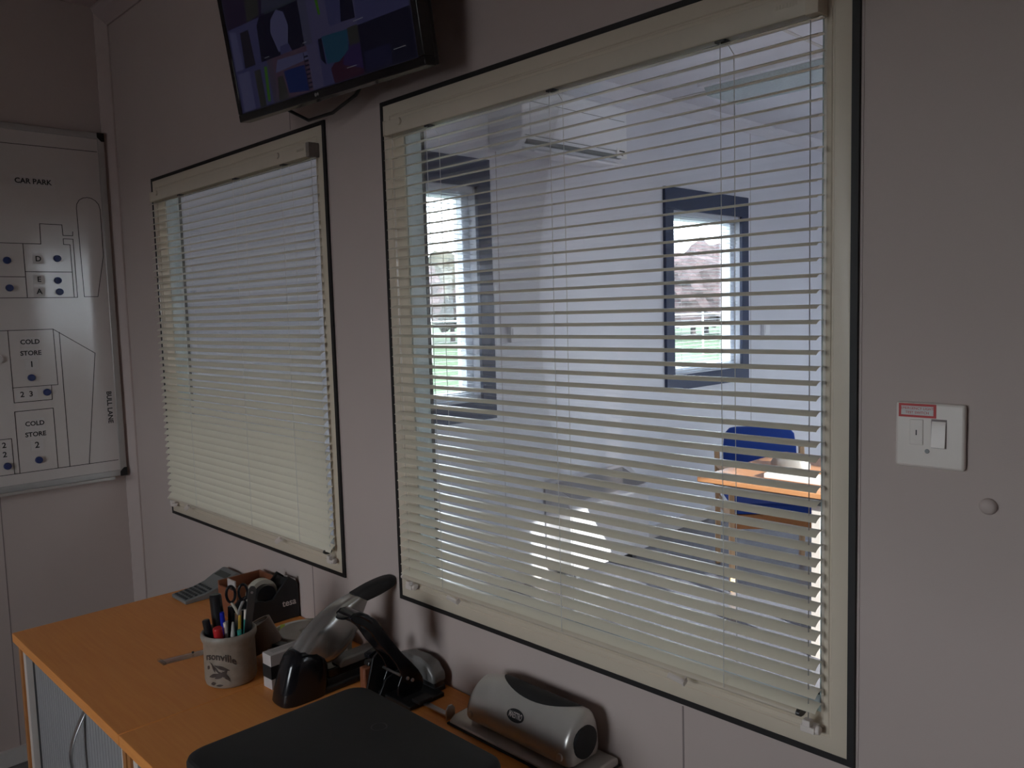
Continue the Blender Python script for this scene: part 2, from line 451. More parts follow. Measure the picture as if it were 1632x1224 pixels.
# ================================================================= far room
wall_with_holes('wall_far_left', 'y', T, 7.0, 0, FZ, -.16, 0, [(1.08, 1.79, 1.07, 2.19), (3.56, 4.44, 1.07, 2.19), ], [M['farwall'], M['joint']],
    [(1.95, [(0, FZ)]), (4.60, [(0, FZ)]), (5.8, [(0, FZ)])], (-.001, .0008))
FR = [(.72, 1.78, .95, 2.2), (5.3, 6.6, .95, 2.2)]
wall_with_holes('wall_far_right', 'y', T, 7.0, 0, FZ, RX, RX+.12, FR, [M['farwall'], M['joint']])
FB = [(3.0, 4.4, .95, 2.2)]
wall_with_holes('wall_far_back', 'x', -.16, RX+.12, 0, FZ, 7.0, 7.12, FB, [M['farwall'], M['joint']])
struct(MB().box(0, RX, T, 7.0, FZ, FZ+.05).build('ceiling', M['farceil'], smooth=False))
cj = MB()
for x in (1.2, 2.4, 3.6): cj.box(x-.01, x+.01, T, 7.0, FZ-.004, FZ)
cj.box(0, RX, 2.30, 2.32, FZ-.004, FZ); cj.box(0, RX, 3.5, 3.52, FZ-.004, FZ); cj.box(0, RX, 4.7, 4.72, FZ-.004, FZ)
struct(cj.build('trim_3', M['skirt'], smooth=False))
struct(MB().prism([(0, FZ), (.06, FZ), (.055, FZ-.03), (.0, FZ-.075)], 'y', T, 7.0).build('trim_4', M['farceil'], smooth=False))
struct(MB().box(-.16, RX+.12, T, 7.12, -.05, 0).build('floor', M['farfloor'], smooth=False))
struct(MB().box(0, .014, T, 7.0, 0, .08).build('baseboard_far_left', M['skirt'], bevel=.003))

def outer_window(n, y0, y1, z0, z1):
    # opening in the x=0 wall: slate surround boards, white sash, pane
    o = thing('window_%d' % n, '', '', (0, (y0+y1)/2, z0)); del o['label']; del o['category']; struct(o)
    s = MB(); a = .095
    s.box(0, .022, y0-a, y1+a, z1, z1+.145).box(0, .022, y0-a, y1+a, z0-.10, z0)
    s.box(0, .022, y0-a, y0, z0, z1).box(0, .022, y1, y1+a, z0, z1)
    s.build('surround', M['slate'], o, bevel=.002)
    f = MB(); w = .05
    f.box(-.12, -.05, y0, y1, z1-w, z1).box(-.12, -.05, y0, y1, z0, z0+w).box(-.12, -.05, y0, y0+w, z0+w, z1-w).box(-.12, -.05, y1-w, y1, z0+w, z1-w)
    f.box(-.05, -.0, y0, y1, z0-.002, z0+.012)
    f.build('sash_frame', M['upvc'], o, bevel=.004)
    MB().box(-.09, -.084, y0+w-.005, y1-w+.005, z0+w-.005, z1-w+.005).build('glass_pane', M['glass'], o, smooth=False)
    h = MB(); h.box(-.05, -.035, (y0+y1)/2-.012, (y0+y1)/2+.012, z0+.01, z0+.045).box(-.042, -.030, (y0+y1)/2-.012, (y0+y1)/2+.08, z0+.035, z0+.048)
    h.build('window_handle', M['upvc'], o, bevel=.003)
    return o
outer_window(3, 1.08, 1.79, 1.07, 2.19)
outer_window(4, 3.56, 4.44, 1.07, 2.19)
def far_blind(y0, y1, z0, z1, label):
    o = thing('venetian_blind', label, 'blind', (-.02, (y0+y1)/2, z0), 'open white blinds in the outer windows')
    MB().box(-.034, -.008, y0+.005, y1-.005, z1-.03, z1-.002).build('headrail', M['upvc'], o, bevel=.001)
    n = 42; first = None
    for i in range(n):
        z = z1-.045-(z1-z0-.09)*i/(n-1)
        if first is None:
            mb = MB(); mb.prism([(-.0125, .0007), (0, -.0012), (.0125, .0006), (.0125, .0003), (0, -.0015), (-.0125, .0004)], 'y', -(y1-y0)/2+.012, (y1-y0)/2-.012)
            first = mb.build('slat', M['upvc'], loc=(0, 0, 0), ang=60); so = first; so.parent = o
        else:
            so = first.copy(); C.objects.link(so); so.parent = o
        so.location = (0, 0, z-z0)
    MB().box(-.032, -.010, y0+.012, y1-.012, z0+.02, z0+.032).build('bottom_rail', M['upvc'], o, bevel=.002)
    for yy in (y0+.12, y1-.12):
        MB().tube([(-.007, yy, z0+.03), (-.007, yy, z1-.03)], .0009, 6).build('ladder_cord', M['cord'], o)
    return o
far_blind(1.08, 1.79, 1.07, 2.19, 'open white venetian blind in the outer window with the blue surround, seen at left')
far_blind(3.56, 4.44, 1.07, 2.19, 'open white venetian blind in the outer window beyond the air conditioner')
# simple windows that light both rooms (outside the photograph)
def plain_window(n, axis, t0, t1, a0, a1, z0, z1):
    mb = MB(); w = .05; mid = (t0+t1)/2
    def bx(u0, u1, w0, w1, ta, tb, m):
        if axis == 'x': mb.box(u0, u1, ta, tb, w0, w1, m)
        else: mb.box(ta, tb, u0, u1, w0, w1, m)
    for r in ((a0, a1, z1-w, z1), (a0, a1, z0, z0+w), (a0, a0+w, z0+w, z1-w), (a1-w, a1, z0+w, z1-w)):
        bx(*r, mid-.03, mid+.03, 0)
    bx(a0+w-.004, a1-w+.004, z0+w-.004, z1-w+.004, mid-.003, mid+.003, 1)
    struct(mb.build('window_%d' % n, [M['upvc'], M['glass']], smooth=False))
plain_window(5, 'x', -3.55, -3.4, *BW)
plain_window(6, 'y', RX, RX+.12, *FR[0])
plain_window(7, 'y', RX, RX+.12, *FR[1])
plain_window(8, 'x', 7.0, 7.12, *FB[0])

# air conditioner on the far wall
ac = thing('air_conditioner', 'white wall mounted air conditioner high in the far room with open louvre', 'air conditioner', (0, 2.32, 2.36))
AX = .25
p = MB(); p.prism([(0.0005, 2.40), (0.0005, 2.70), (.21, 2.70), (.245, 2.68), (AX, 2.62), (AX, 2.44), (.235, 2.40), (.17, 2.375), (.05, 2.375)], 'y', 1.90, 2.765)
p.build('case', M['acwhite'], ac, bevel=.006)
MB().box(AX-.004, AX+.0015, 1.925, 2.742, 2.432, 2.4345).box(AX-.004, AX+.0015, 1.925, 2.742, 2.603, 2.6055).build('seam_shadow', M['calc'], ac, smooth=False)  # grey strips drawn as the shadow lines along the front panel seams
MB().box(AX-.002, AX+.004, 1.96, 2.70, 2.437, 2.60).build('front_panel', M['acwhite'], ac, bevel=.003)
MB().box(AX-.03, AX+.0005, 1.94, 2.72, 2.395, 2.415).build('outlet_slot', M['calc'], ac, bevel=.002)
lv = MB(); i0 = lv.mark(); lv.box(0, .10, 1.93, 2.66, -.006, .006); lv.xf(i0, Matrix.Translation((.215, 0, 2.375)) @ Matrix.Rotation(.35, 4, 'Y'))
lv.build('louvre', M['acwhite'], ac, bevel=.003)
lb = MB().box(AX-.001, AX+.0062, 2.665, 2.755, 2.395, 2.45).build('sticker', M['paper'], ac, smooth=False)
sk = MB(); sk.box(AX+.0062, AX+.0066, 2.685, 2.735, 2.43, 2.438).box(AX+.0062, AX+.0066, 2.685, 2.72, 2.410, 2.414)
sk.build('sticker_print', M['ink'], lb, smooth=False)
# small sockets/switches and conduit in the far room
def far_box(y, z, label, w=.09, h=.09):
    o = thing('wall_socket', label, 'socket', (0, y, z), 'small white wall boxes in the far room')
    MB().box(0.0005, .03, y-w/2, y+w/2, z, z+h).build('back_box', M['acwhite'], o, bevel=.003)
    MB().box(.03, .034, y-w/2+.01, y+w/2-.01, z+.012, z+h-.012).build('rocker', M['acwhite'], o, bevel=.002)
far_box(2.10, 1.37, 'wide white wall box beside the blue window surround at left', .20)
far_box(4.80, 1.30, 'small white wall box right of the outer window beyond the air conditioner')
# storage heater by the far wall
ht = thing('storage_heater', 'white wall heater with dark slanted grille below the air conditioner', 'heater', (.15, 2.6, 0))
MB().prism([(.016, .05), (.016, .56), (.05, .56), (.20, .44), (.21, .42), (.21, .05)], 'y', 2.25, 2.98).build('case', M['heater'], ht, bevel=.004)
g = MB()
for k in range(46):
    y = 2.29+k*.0145
    i0 = g.mark(); g.box(-.090, .090, -.0015, .0015, -.001, .001)
    g.xf(i0, Matrix.Translation((.126, y, .501)) @ Matrix.Rotation(.675, 4, 'Y') @ Matrix.Rotation(.5, 4, 'Z'))
g.build('grille', M['grille'], ht, smooth=False)
for yy in (2.35, 2.88): MB().box(.03, .17, yy-.02, yy+.02, 0, .05).build('foot', M['grille'], ht)
# long perforated convector under the partition windows
cv = thing('convector_heater', 'long white convector with perforated top standing behind the bigger inner window', 'heater', (1.9, .3, 0))
MB().box(1.1, 2.72, T+.06, .42, .08, .72).build('case', M['heater'], cv, bevel=.006)
pg = MB()
for k in range(80):
    x = 1.13+k*.0197
    pg.box(x, x+.010, T+.09, .39, .7202, .7225)
pg.build('perforated_top', M['grille'], cv, smooth=False)
for xx in (1.2, 2.62): MB().box(xx-.03, xx+.03, .16, .38, 0, .08).build('foot', M['grille'], cv)

# table
tb = thing('table', 'beech topped table with pale steel legs in the far room', 'table', (1.85, 2.57, 0))
MB().box(1.1, 2.6, 2.15, 3.0, .715, .74).build('table_top', M['table'], tb, bevel=.004)
fr = MB(); fr.box(1.16, 2.54, 2.20, 2.23, .675, .715).box(1.16, 2.54, 2.92, 2.95, .675, .715).box(1.16, 1.19, 2.23, 2.92, .675, .715).box(2.51, 2.54, 2.23, 2.92, .675, .715)
fr.build('apron', M['silverd'], tb)
for (x, y) in ((1.66, 2.22), (2.50, 2.22), (1.72, 2.90), (2.50, 2.90)):
    MB().box(x-.022, x+.022, y-.02, y+.02, 0, .675).build('leg', M['white'], tb, bevel=.003)
# things on the table
pr_ = MB(); pr_.box(1.36, 1.78, 2.30, 2.42, .7405, .765)
tag(pr_.build('paper_pad', M['paper'], bevel=.004), 'bright white paper pad lying on the far room table', 'paper')
bg = thing('desk_phone', 'dark rounded gadget lying on the far room table behind the white pad', 'phone', (1.33, 2.62, .7402))
MB().rings([[(1.33+.10*s*math.cos(t), 2.62+.06*s*math.sin(t), z) for t in [2*PI*k/24 for k in range(24)]] for s, z in ((1, .7402), (1, .76), (.85, .785), (.4, .797))]).build('body', M['silverd'], bg, ang=30)
MB().box(1.27, 1.36, 2.60, 2.64, .79, .806).build('handset', M['blackm'], bg, bevel=.004)

# wooden armchair
ch = thing('armchair', 'pale wooden chair with bright blue padded back beside the far room table', 'chair', (.98, 2.98, 0))
Rz = Matrix.Translation((.98, 3.06, 0)) @ Matrix.Rotation(R_(-50), 4, 'Z')
def cpart(name, fn, m, bevel=.004):
    mb = MB(); i0 = mb.mark(); fn(mb); mb.xf(i0, Rz); return mb.build(name, m, ch, bevel=bevel)
# local frame: chair faces +x, width along y
def padback(mb):
    rings = []
    for z, w, x in ((.47, .18, -.23), (.49, .20, -.235), (.60, .21, -.25), (.70, .21, -.268), (.78, .20, -.28), (.812, .17, -.284), (.82, .13, -.285)):
        rings.append([(x-.022, -w, z), (x+.014, -w*1.0, z), (x+.030, -w*.6, z), (x+.034, 0, z), (x+.030, w*.6, z), (x+.014, w, z), (x-.022, w, z)])
    mb.rings(rings)
cpart('backrest', padback, M['fabric'], .01)
cpart('seat', lambda mb: mb.box(-.22, .24, -.22, .22, .42, .48), M['fabric'], .015)
for sgn in (-1, 1):
    cpart('leg', lambda mb: mb.prism([(-.29, .0), (-.25, 0), (-.235, .45), (-.27, .70), (-.31, .70), (-.275, .45)], 'y', sgn*.245-.014, sgn*.245+.014), M['chairwood'])
    cpart('leg', lambda mb: mb.prism([(.22, 0), (.26, 0), (.25, .62), (.21, .62)], 'y', sgn*.245-.014, sgn*.245+.014), M['chairwood'])
    cpart('armrest', lambda mb: mb.prism([(-.27, .60), (.27, .635), (.27, .66), (-.27, .625)], 'y', sgn*.245-.025, sgn*.245+.025), M['chairwood'])
    cpart('side_rail', lambda mb: mb.box(-.25, .24, sgn*.236-.008, sgn*.236+.008, .36, .42), M['chairwood'])
cpart('front_rail', lambda mb: mb.box(.21, .235, -.235, .235, .34, .42), M['beeche'])

# ceiling lights
def batten(x0, x1, y, label, on=True, w=.11):
    o = thing('ceiling_light', label, 'ceiling light', ((x0+x1)/2, y, FZ-.075), 'ceiling battens in the far room')
    MB().box(x0, x1, y-w*.6, y+w*.6, FZ-.025, FZ-.0005).build('tray', M['acwhite'], o, bevel=.003)
    MB().prism([(y-w/2, FZ-.025), (y-w*.42, FZ-.07), (y+w*.42, FZ-.07), (y+w/2, FZ-.025)], 'x', x0+.02, x1-.02).build('diffuser', M['lampon'] if on else M['lampoff'], o, bevel=.003)
    return o
batten(.38, 1.62, 3.55, 'unlit ceiling light with a prismatic diffuser at the upper right of the far room', False, .42)
batten(.42, .86, 2.50, 'lit fluorescent ceiling batten glimpsed just under the headrail of the nearer blind', True, .07)
nl = thing('ceiling_light', 'unlit ceiling light behind the viewer in the near room', 'ceiling light', (2.0, -2.3, CZ-.07))
MB().box(1.4, 2.6, -2.45, -2.15, CZ-.03, CZ-.0005).build('tray', M['acwhite'], nl, bevel=.003)
MB().box(1.42, 2.58, -2.43, -2.17, CZ-.07, CZ-.03).build('diffuser', M['warm'], nl, bevel=.003)

# ================================================================= outdoors
struct(MB().box(-160, -4, -160, 200, -.6, -.5).build('ground', M['grass'], smooth=False))
struct(MB().box(-4, 160, -160, 200, -.62, -.52).build('ground_paving', M['paving'], smooth=False))
import bmesh
def bush(x, y, r, h, m, label, cat='tree'):
    o = thing('tree', label, cat, (x, y, -.5), 'autumn trees beyond the field')
    bm = bmesh.new(); bmesh.ops.create_icosphere(bm, subdivisions=4, radius=1)
    rnd = random.Random(int(x*7+y*13))
    ph = [rnd.uniform(0, 6) for _ in range(6)]
    for v in bm.verts:
        d = v.co.normalized()
        k = 1+.12*math.sin(5*d.x+ph[0])*math.sin(6*d.y+ph[1])+.10*math.sin(11*d.z+ph[2])*math.sin(9*d.x+ph[3])+.06*math.sin(21*d.y+ph[4])*math.sin(19*d.z+ph[5])+rnd.uniform(-.04, .04)
        v.co = Vector((d.x*r*k, d.y*r*k, h*.60+d.z*h*.44*k))
    me = bpy.data.meshes.new('crown'); bm.to_mesh(me); bm.free(); me.materials.append(m)
    c = bpy.data.objects.new('crown', me); C.objects.link(c); c.parent = o
    MB().cyl((x, y, -.52), (x, y, -.5+h*.5), .18, .12, 10).build('trunk', M['bark'], o)
kinds = ['hedge', 'hedge2', 'hedge', 'hedge', 'hedge2']
for row in range(2):
    for i in range(8):
        t = (i+.5*row)/7; bx_ = -46+28*t-row*6; by_ = 20+33*t+row*5.5; kk = kinds[(i+row*2) % 5]
        bush(bx_, by_, random.uniform(2.5, 2.8), random.uniform(4.6, 5.4)+row*1.0, M[kk],
             'reddish brown autumn tree in the row beyond the green field' if kk == 'hedge' else 'dull green tree in the row beyond the green field')
fo_ = thing('rail_fence', 'white rail fence at the far edge of the green field', 'fence', (-19, 25, -.5))
FA, FBp = Vector((-30, 14, 0)), Vector((-8, 37, 0)); nF = 14; FD = (FBp-FA).normalized(); FN = Vector((-FD.y, FD.x, 0))
for k in range(nF+1):
    p_ = FA.lerp(FBp, k/nF); MB().cyl((p_.x, p_.y, -.51), (p_.x, p_.y, 1.3), .045, n=8).build('post', M['fence'], fo_)
for z in (.2, .7, 1.2):
    a = FA-FN*.06; b = FBp-FN*.06; MB().cyl((a.x, a.y, z), (b.x, b.y, z), .035, n=8).build('rail', M['fence'], fo_)

# ================================================================= whiteboard on the left wall
wb = thing('whiteboard', 'large whiteboard with a black line site plan on the left wall', 'whiteboard', (.001, -.95, .966))
WX = .018
MB().box(.001, WX, -1.86, -.05, .985, 2.205).build('board', M['wbsurf'], wb, smooth=False)
f = MB(); f.box(.001, .024, -1.86, -.05, 2.203, 2.225).box(.001, .024, -1.86, -.05, .968, .990).box(.001, .024, -.062, -.040, .968, 2.225).box(.001, .024, -1.88, -1.858, .968, 2.225)
f.build('frame', M['wbframe'], wb, bevel=.002)
MB().box(.001, .075, -1.86, -.10, .9665, .9695).box(.070, .076, -1.86, -.10, .966, .976).build('pen_tray', M['wbframe'], wb, bevel=.001)
for z, s in ((2.225, 1), (.968, -1)):
    MB().prism([(-.039, z+s*.001), (-.039, z-s*.030), (-.050, z-s*.030), (-.064, z-s*.016), (-.064, z+s*.001)], 'x', .0012, .0265).build('corner_cap', M['blackp'], wb, bevel=.002)
ln = MB(); lw = .0011
def seg(pts):
    for (a, b) in zip(pts[:-1], pts[1:]):
        dy = b[0]-a[0]; dz = b[1]-a[1]; l = math.hypot(dy, dz)
        if l < 1e-5: continue
        ny, nz = -dz/l*lw, dy/l*lw; ey, ez = dy/l*lw, dz/l*lw
        ln.prism([(a[0]-ey+ny, a[1]-ez+nz), (b[0]+ey+ny, b[1]+ez+nz), (b[0]+ey-ny, b[1]+ez-nz), (a[0]-ey-ny, a[1]-ez-nz)], 'x', WX-.0002, WX+.0006)
K = -.0
seg([(-1.5, 2.148), (-.066, 2.158)])
seg([(-1.2, 1.82), (-.272, 1.82), (-.271, 1.89), (-.200, 1.89), (-.199, 1.853), (-.167, 1.853), (-.166, 1.867)])
seg([(-.166, 1.634), (-.167, 1.841), (-.199, 1.841), (-.199, 1.821), (-.178, 1.821), (-.177, 1.634)])
seg([(-.328, 1.82), (-.327, 1.634)]); seg([(-.8, 1.705), (-.328, 1.706)]); seg([(-.327, 1.724), (-.178, 1.724)]); seg([(-1.2, 1.634), (-.166, 1.634)])
seg([(-.143, 1.636), (-.148, 1.95), (-.146, 1.966), (-.137, 1.981), (-.124, 1.989), (-.110, 1.992), (-.096, 1.990), (-.082, 1.982), (-.072, 1.969), (-.068, 1.95), (-.068, 1.785), (-.097, 1.636), (-.143, 1.636)])
seg([(-1.2, 1.522), (-.254, 1.523), (-.121, 1.431), (-.168, 1.029)])
seg([(-.395, 1.522), (-.393, 1.274), (-.274, 1.275), (-.273, 1.325)]); seg([(-.394, 1.326), (-.252, 1.326), (-.254, 1.522)])
seg([(-.235, 1.511), (-.233, 1.03)]); seg([(-.393, 1.028), (-.394, 1.243), (-.273, 1.244), (-.272, 1.029)])
seg([(-.6, 1.153), (-.410, 1.152), (-.409, 1.029)]); seg([(-1.5, 1.028), (-.067, 1.028)])
ln.build('site_plan_lines', M['line'], wb, smooth=False)
def strip(txt, y, z, w, h, size, label, rot=0):
    o = thing('label_strip', label, 'label', (WX, y, z), 'white label strips on the whiteboard')
    mb = MB()
    if rot: mb.box(WX+.0002, WX+.0012, y-h/2, y+h/2, z-w/2, z+w/2)
    else: mb.box(WX+.0002, WX+.0012, y-w/2, y+w/2, z-h/2, z+h/2)
    mb.build('card', M['label'], o, smooth=False)
    text('lettering', txt, size, on_left(WX+.0014, y, z, rot), M['ink'], o, ext=.0002, bold=.0006)
strip('CAR PARK', -.281, 2.033, .134, .040, .0245, 'white strip reading CAR PARK near the top of the whiteboard')
strip('D', -.284, 1.768, .036, .034, .026, 'small white strip reading D on the whiteboard')
strip('E', -.286, 1.697, .036, .034, .026, 'small white strip reading E on the whiteboard')
strip('A', -.288, 1.655, .036, .034, .026, 'small white strip reading A on the whiteboard')
strip('COLD', -.330, 1.481, .062, .034, .022, 'white strip reading COLD, above the strip reading STORE and the 1')
strip('STORE', -.330, 1.442, .064, .036, .022, 'white strip reading STORE above the strip reading 1')
strip('1', -.330, 1.403, .040, .036, .028, 'small white strip reading 1 on the whiteboard')
strip('2  3', -.353, 1.300, .068, .034, .026, 'white strip reading 2 3 on the whiteboard')
strip('COLD', -.335, 1.196, .062, .036, .022, 'white strip reading COLD, above the lower STORE strip and large 2')
strip('STORE', -.335, 1.158, .064, .036, .022, 'white strip reading STORE above the lower single 2')
strip('2', -.333, 1.119, .040, .036, .030, 'white strip reading 2 under COLD STORE on the whiteboard')
strip('2', -.434, 1.131, .038, .030, .026, 'white strip reading 2 at the lower left, the upper of two')
strip('2', -.434, 1.099, .038, .030, .026, 'white strip reading 2 at the lower left, the lower of two')
strip('BULL LANE', -.084, 1.228, .116, .028, .024, 'vertical white strip reading BULL LANE at the right edge of the whiteboard', -PI/2)
def magnet(y, z, label):
    mb = MB()
    mb.cyl((WX+.0005, y, z), (WX+.012, y, z), .0125, .0112, 24)
    tag(mb.build('magnet', M['blue'], bevel=.0015), label, 'magnet', 'round blue magnets on the whiteboard')
for y, z, l in ((-.3806, 1.761, 'round blue magnet at the far left, level with the D'),
                (-.3798, 1.668, 'round blue magnet at the far left, level with the A'),
                (-.2242, 1.771, 'round blue magnet right of the D'), (-.2275, 1.694, 'round blue magnet right of the E'),
                (-.2242, 1.654, 'round blue magnet right of the A'), (-.3348, 1.357, 'round blue magnet below the 1 of COLD STORE 1'),
                (-.2892, 1.302, 'round blue magnet right of the 2 3'), (-.3317, 1.0665, 'round blue magnet below the 2 of COLD STORE 2'),
                (-.4292, 1.059, 'round blue magnet below the two stacked 2 labels')):
    magnet(y, z, l)
mw = MB(); mw.cyl((WX+.0005, -.431, 1.428), (WX+.012, -.431, 1.428), .015, .0135, 24)
tag(mw.build('magnet', M['label'], bevel=.0015), 'round white magnet at the left edge of the photo', 'magnet', 'round white magnet')

# ================================================================= television
W_ = .65; H_ = .385; P0 = Vector((1.336, -.175, 2.011)); a_, t_ = .084, .155
d1 = Vector((math.cos(a_), math.sin(a_), 0)); nv = Vector((math.sin(a_), -math.cos(a_), 0))
d2 = Vector((0, 0, 1))*math.cos(t_)+nv*math.sin(t_); d3 = d1.cross(d2)      # d3 faces the room
TM = Matrix(((d1.x, d2.x, d3.x, P0.x), (d1.y, d2.y, d3.y, P0.y), (d1.z, d2.z, d3.z, P0.z), (0, 0, 0, 1)))
tv = thing('television', 'small black wall television tilted down showing security camera pictures', 'television', tuple(P0))
def tvp(name, fn, m, bevel=0, parent=None):
    mb = MB(); i0 = mb.mark(); fn(mb); mb.xf(i0, TM); return mb.build(name, m, parent or tv, bevel=bevel, smooth=bool(bevel))
tvp('bezel', lambda b: b.box(0, W_, 0, .018, -.03, 0).box(0, W_, H_-.016, H_, -.03, 0).box(0, .016, .018, H_-.016, -.03, 0).box(W_-.018, W_, .018, H_-.016, -.03, 0), M['blackg'], .002)
tvp('rear_housing', lambda b: b.box(.004, W_-.004, .004, H_-.004, -.045, -.0005-.004).box(.10, W_-.10, .03, .26, -.075, -.045), M['blackp'], .004)
scr = tvp('screen', lambda b: b.box(.016, W_-.018, .018, H_-.016, -.004, -.0015), emit('screen_dark', (.02, .02, .045), .2))
EM = {}
def e(c):
    if c not in EM: EM[c] = emit('screen_%d' % len(EM), c, .12)
    return EM[c]
lav = (.075, .075, .20); lav2 = (.11, .10, .22); pale = (.13, .13, .28); dk = (.012, .012, .035); dkp = (.06, .018, .045)
grn = (.07, .22, .02); blu = (.012, .03, .16); teal = (.02, .09, .17); olv = (.05, .05, .05); pnk = (.12, .07, .12)
tu = [.020, .171, .322, .473, .628]; tv_ = [.020, .1125, .205, .297, .367]
polys = []
def q(c, pts, lay=1): polys.append((c, pts, lay))
def R4(c, u0, u1, v0, v1, lay=1): q(c, [(u0, v0), (u1, v0), (u1, v1), (u0, v1)], lay)
# bottom row
R4(lav, tu[0], tu[1], tv_[0], tv_[1]); R4(pale, .028, .075, tv_[0], .105, 2); R4(olv, .095, .120, .02, .1, 2)
q(grn, [(.128, .028), (.138, .026), (.147, .1), (.136, .102)], 3); R4((.09, .07, .12), .150, .171, .02, .1125, 2)
R4(pnk, tu[1], tu[2], tv_[0], tv_[1]); q(pale, [(.175, .08), (.30, .085), (.31, .1), (.19, .105)], 2); q(olv, [(.171, .02), (.21, .02), (.2, .07), (.18, .07)], 2)
q(blu, [(.213, .030), (.285, .022), (.283, .076), (.206, .078)], 3)
R4(lav2, .300, .322, .02, .1125, 3)
for k in range(8): R4(dk, .287, .300, .026+k*.009, .0295+k*.009, 4)
q(dk, [(.285, .02), (.287, .02), (.287, .10), (.285, .10)], 4)
R4(lav, tu[2], tu[3], tv_[0], tv_[1]); q(dkp, [(.375, .02), (.473, .02), (.473, .075), (.42, .08), (.37, .05)], 2)
q((.045, .025, .12), [(.41, .05), (.473, .03), (.473, .08), (.43, .085)], 3)
q(teal, [(.362, .062), (.40, .058), (.436, .075), (.440, .113), (.356, .117)], 4); q(dk, [(.342, .075), (.357, .06), (.355, .115), (.343, .115)], 4)
R4(lav2, .322, .338, .02, .1125, 3); R4(olv, .440, .473, .08, .115, 3)
R4(dk, tu[3], tu[4], tv_[0], tv_[1]); R4((.02, .02, .07), .48, .56, .022, .06, 2)
# second row
R4(lav, tu[0], tu[1], tv_[1], tv_[2]); q((.025, .022, .04), [(.062, .1125), (.105, .1125), (.10, .19), (.066, .19)], 2); q(pale, [(.022, .113), (.055, .113), (.05, .195), (.025, .2)], 2)
q(dk, [(.13, .1125), (.171, .1125), (.171, .205), (.15, .205), (.135, .19)], 3)
R4(dk, tu[1], tu[2], tv_[1], tv_[2]); q(pale, [(.20, .12), (.235, .12), (.25, .165), (.24, .195), (.215, .205), (.19, .19), (.182, .165)], 3)
q(lav, [(.205, .1125), (.25, .1125), (.24, .13), (.21, .13)], 4); R4((.09, .09, .17), .295, .322, .1125, .205, 3)
R4(lav2, tu[2], tu[3], tv_[1], tv_[2]); q(grn, [(.357, .160), (.364, .160), (.360, .205), (.350, .205)], 3); R4(lav, .385, .43, .13, .205, 2)
q(dk, [(.425, .130), (.470, .128), (.470, .205), (.44, .205), (.43, .16)], 3)
R4(lav, tu[3], tu[4], tv_[1], tv_[2]); q(olv, [(.51, .17), (.54, .16), (.55, .2), (.52, .205)], 2)
# third and fourth rows
for i in range(4):
    R4([(.03, .02, .06), (.05, .06, .09), lav, lav2][i], tu[i], tu[i+1], tv_[2], tv_[3]); R4([lav, dk, pnk, lav][i], tu[i], tu[i+1], tv_[3], tv_[4])
q(olv, [(.10, .205), (.15, .21), (.16, .26), (.11, .28)], 2); q((.06, .065, .12), [(.16, .21), (.30, .21), (.29, .28), (.18, .27)], 3)
R4(lav, .56, .62, .21, .29, 2)
# date marks
for (u, v, l) in ((.437, .040, .030), (.585, .045, .034), (.463, .193, .024), (.152, .118, .014), (.296, .118, .012), (.478, .122, .03)):
    k = 0
    while k*.0045 < l:
        R4((.5, .5, .6), u-l/2+k*.0045, u-l/2+k*.0045+.003, v, v+.0014, 6); k += 1
ecs = []
mb = MB()
for c, pts, lay in polys:
    if c not in ecs: ecs.append(c)
    z = -.0015+.00006*lay; b0 = len(mb.v)
    mb.v += [tuple(TM @ Vector((p[0], p[1], z))) for p in pts]
    mb.face(range(b0, b0+len(pts)), ecs.index(c))
mb.build('camera_pictures', [e(c) for c in ecs], scr, smooth=False)
lg = MB(); i0 = lg.mark()
lg.cyl((.306, .009, 0), (.306, .009, .0005), .0042, n=6); lg.cyl((.314, .009, 0), (.314, .009, .0005), .0035, n=6); lg.xf(i0, TM)
lg.build('logo', M['silverd'], tv, smooth=False)
br = MB(); br.box(1.55, 1.80, -.012, -.0005, 2.10, 2.34)
br.tube([(1.67, -.01, 2.22), (1.67, -.10, 2.21)], .02, 12)
br.build('wall_bracket', M['blackp'], tv, bevel=.002)
cb = MB(); cb.tube([(1.45, -.11, 2.03), (1.50, -.085, 2.0), (1.58, -.07, 2.005), (1.66, -.06, 2.03), (1.70, -.05, 2.07)], .004, 8)
cb.build('cable', M['blackp'], tv)

# ================================================================= switch plate and button on the right
sw = thing('switch_plate', 'square white switch plate with a red emergency light label', 'switch', (2.858, 0, 1.326))
MB().box(2.815, 2.901, -.0095, -.0004, 1.319, 1.405).build('plate', M['white'], sw, bevel=.0035, seg=3)
MB().box(2.834, 2.851, -.0108, -.009, 1.349, 1.383).build('key_switch', M['white'], sw, bevel=.0015)
MB().box(2.8418, 2.8432, -.0112, -.0107, 1.362, 1.369).build('key_slot', M['ink'], sw, smooth=False)
MB().box(2.8605, 2.8795, -.0099, -.0093, 1.3465, 1.3845).build('rocker_gap', M['joint'], sw, smooth=False)
MB().prism([(-.009, 1.3475), (-.0135, 1.3475), (-.0115, 1.3765), (-.0095, 1.3830), (-.009, 1.3830)], 'x', 2.8615, 2.8785).build('rocker', M['white'], sw, bevel=.0008)
MB().cyl((2.856, -.009, 1.3415), (2.856, -.0103, 1.3415), .0030, n=16).build('screw', M['darkmetal'], sw, bevel=.0004)
lb = MB().box(2.8195, 2.8665, -.0101, -.0094, 1.3855, 1.4035).build('warning_label', M['redlab'], sw, smooth=False)
MB().box(2.8228, 2.8632, -.0104, -.0100, 1.3885, 1.4005).build('label_panel', M['label'], lb, smooth=False)
text('lettering', 'EMERGENCY LIGHT', .0047, on_back(2.843, -.0106, 1.3973), M['redlab'], lb, ext=.0001)
text('lettering', 'TEST SWITCH', .0047, on_back(2.843, -.0106, 1.3918), M['redlab'], lb, ext=.0001)
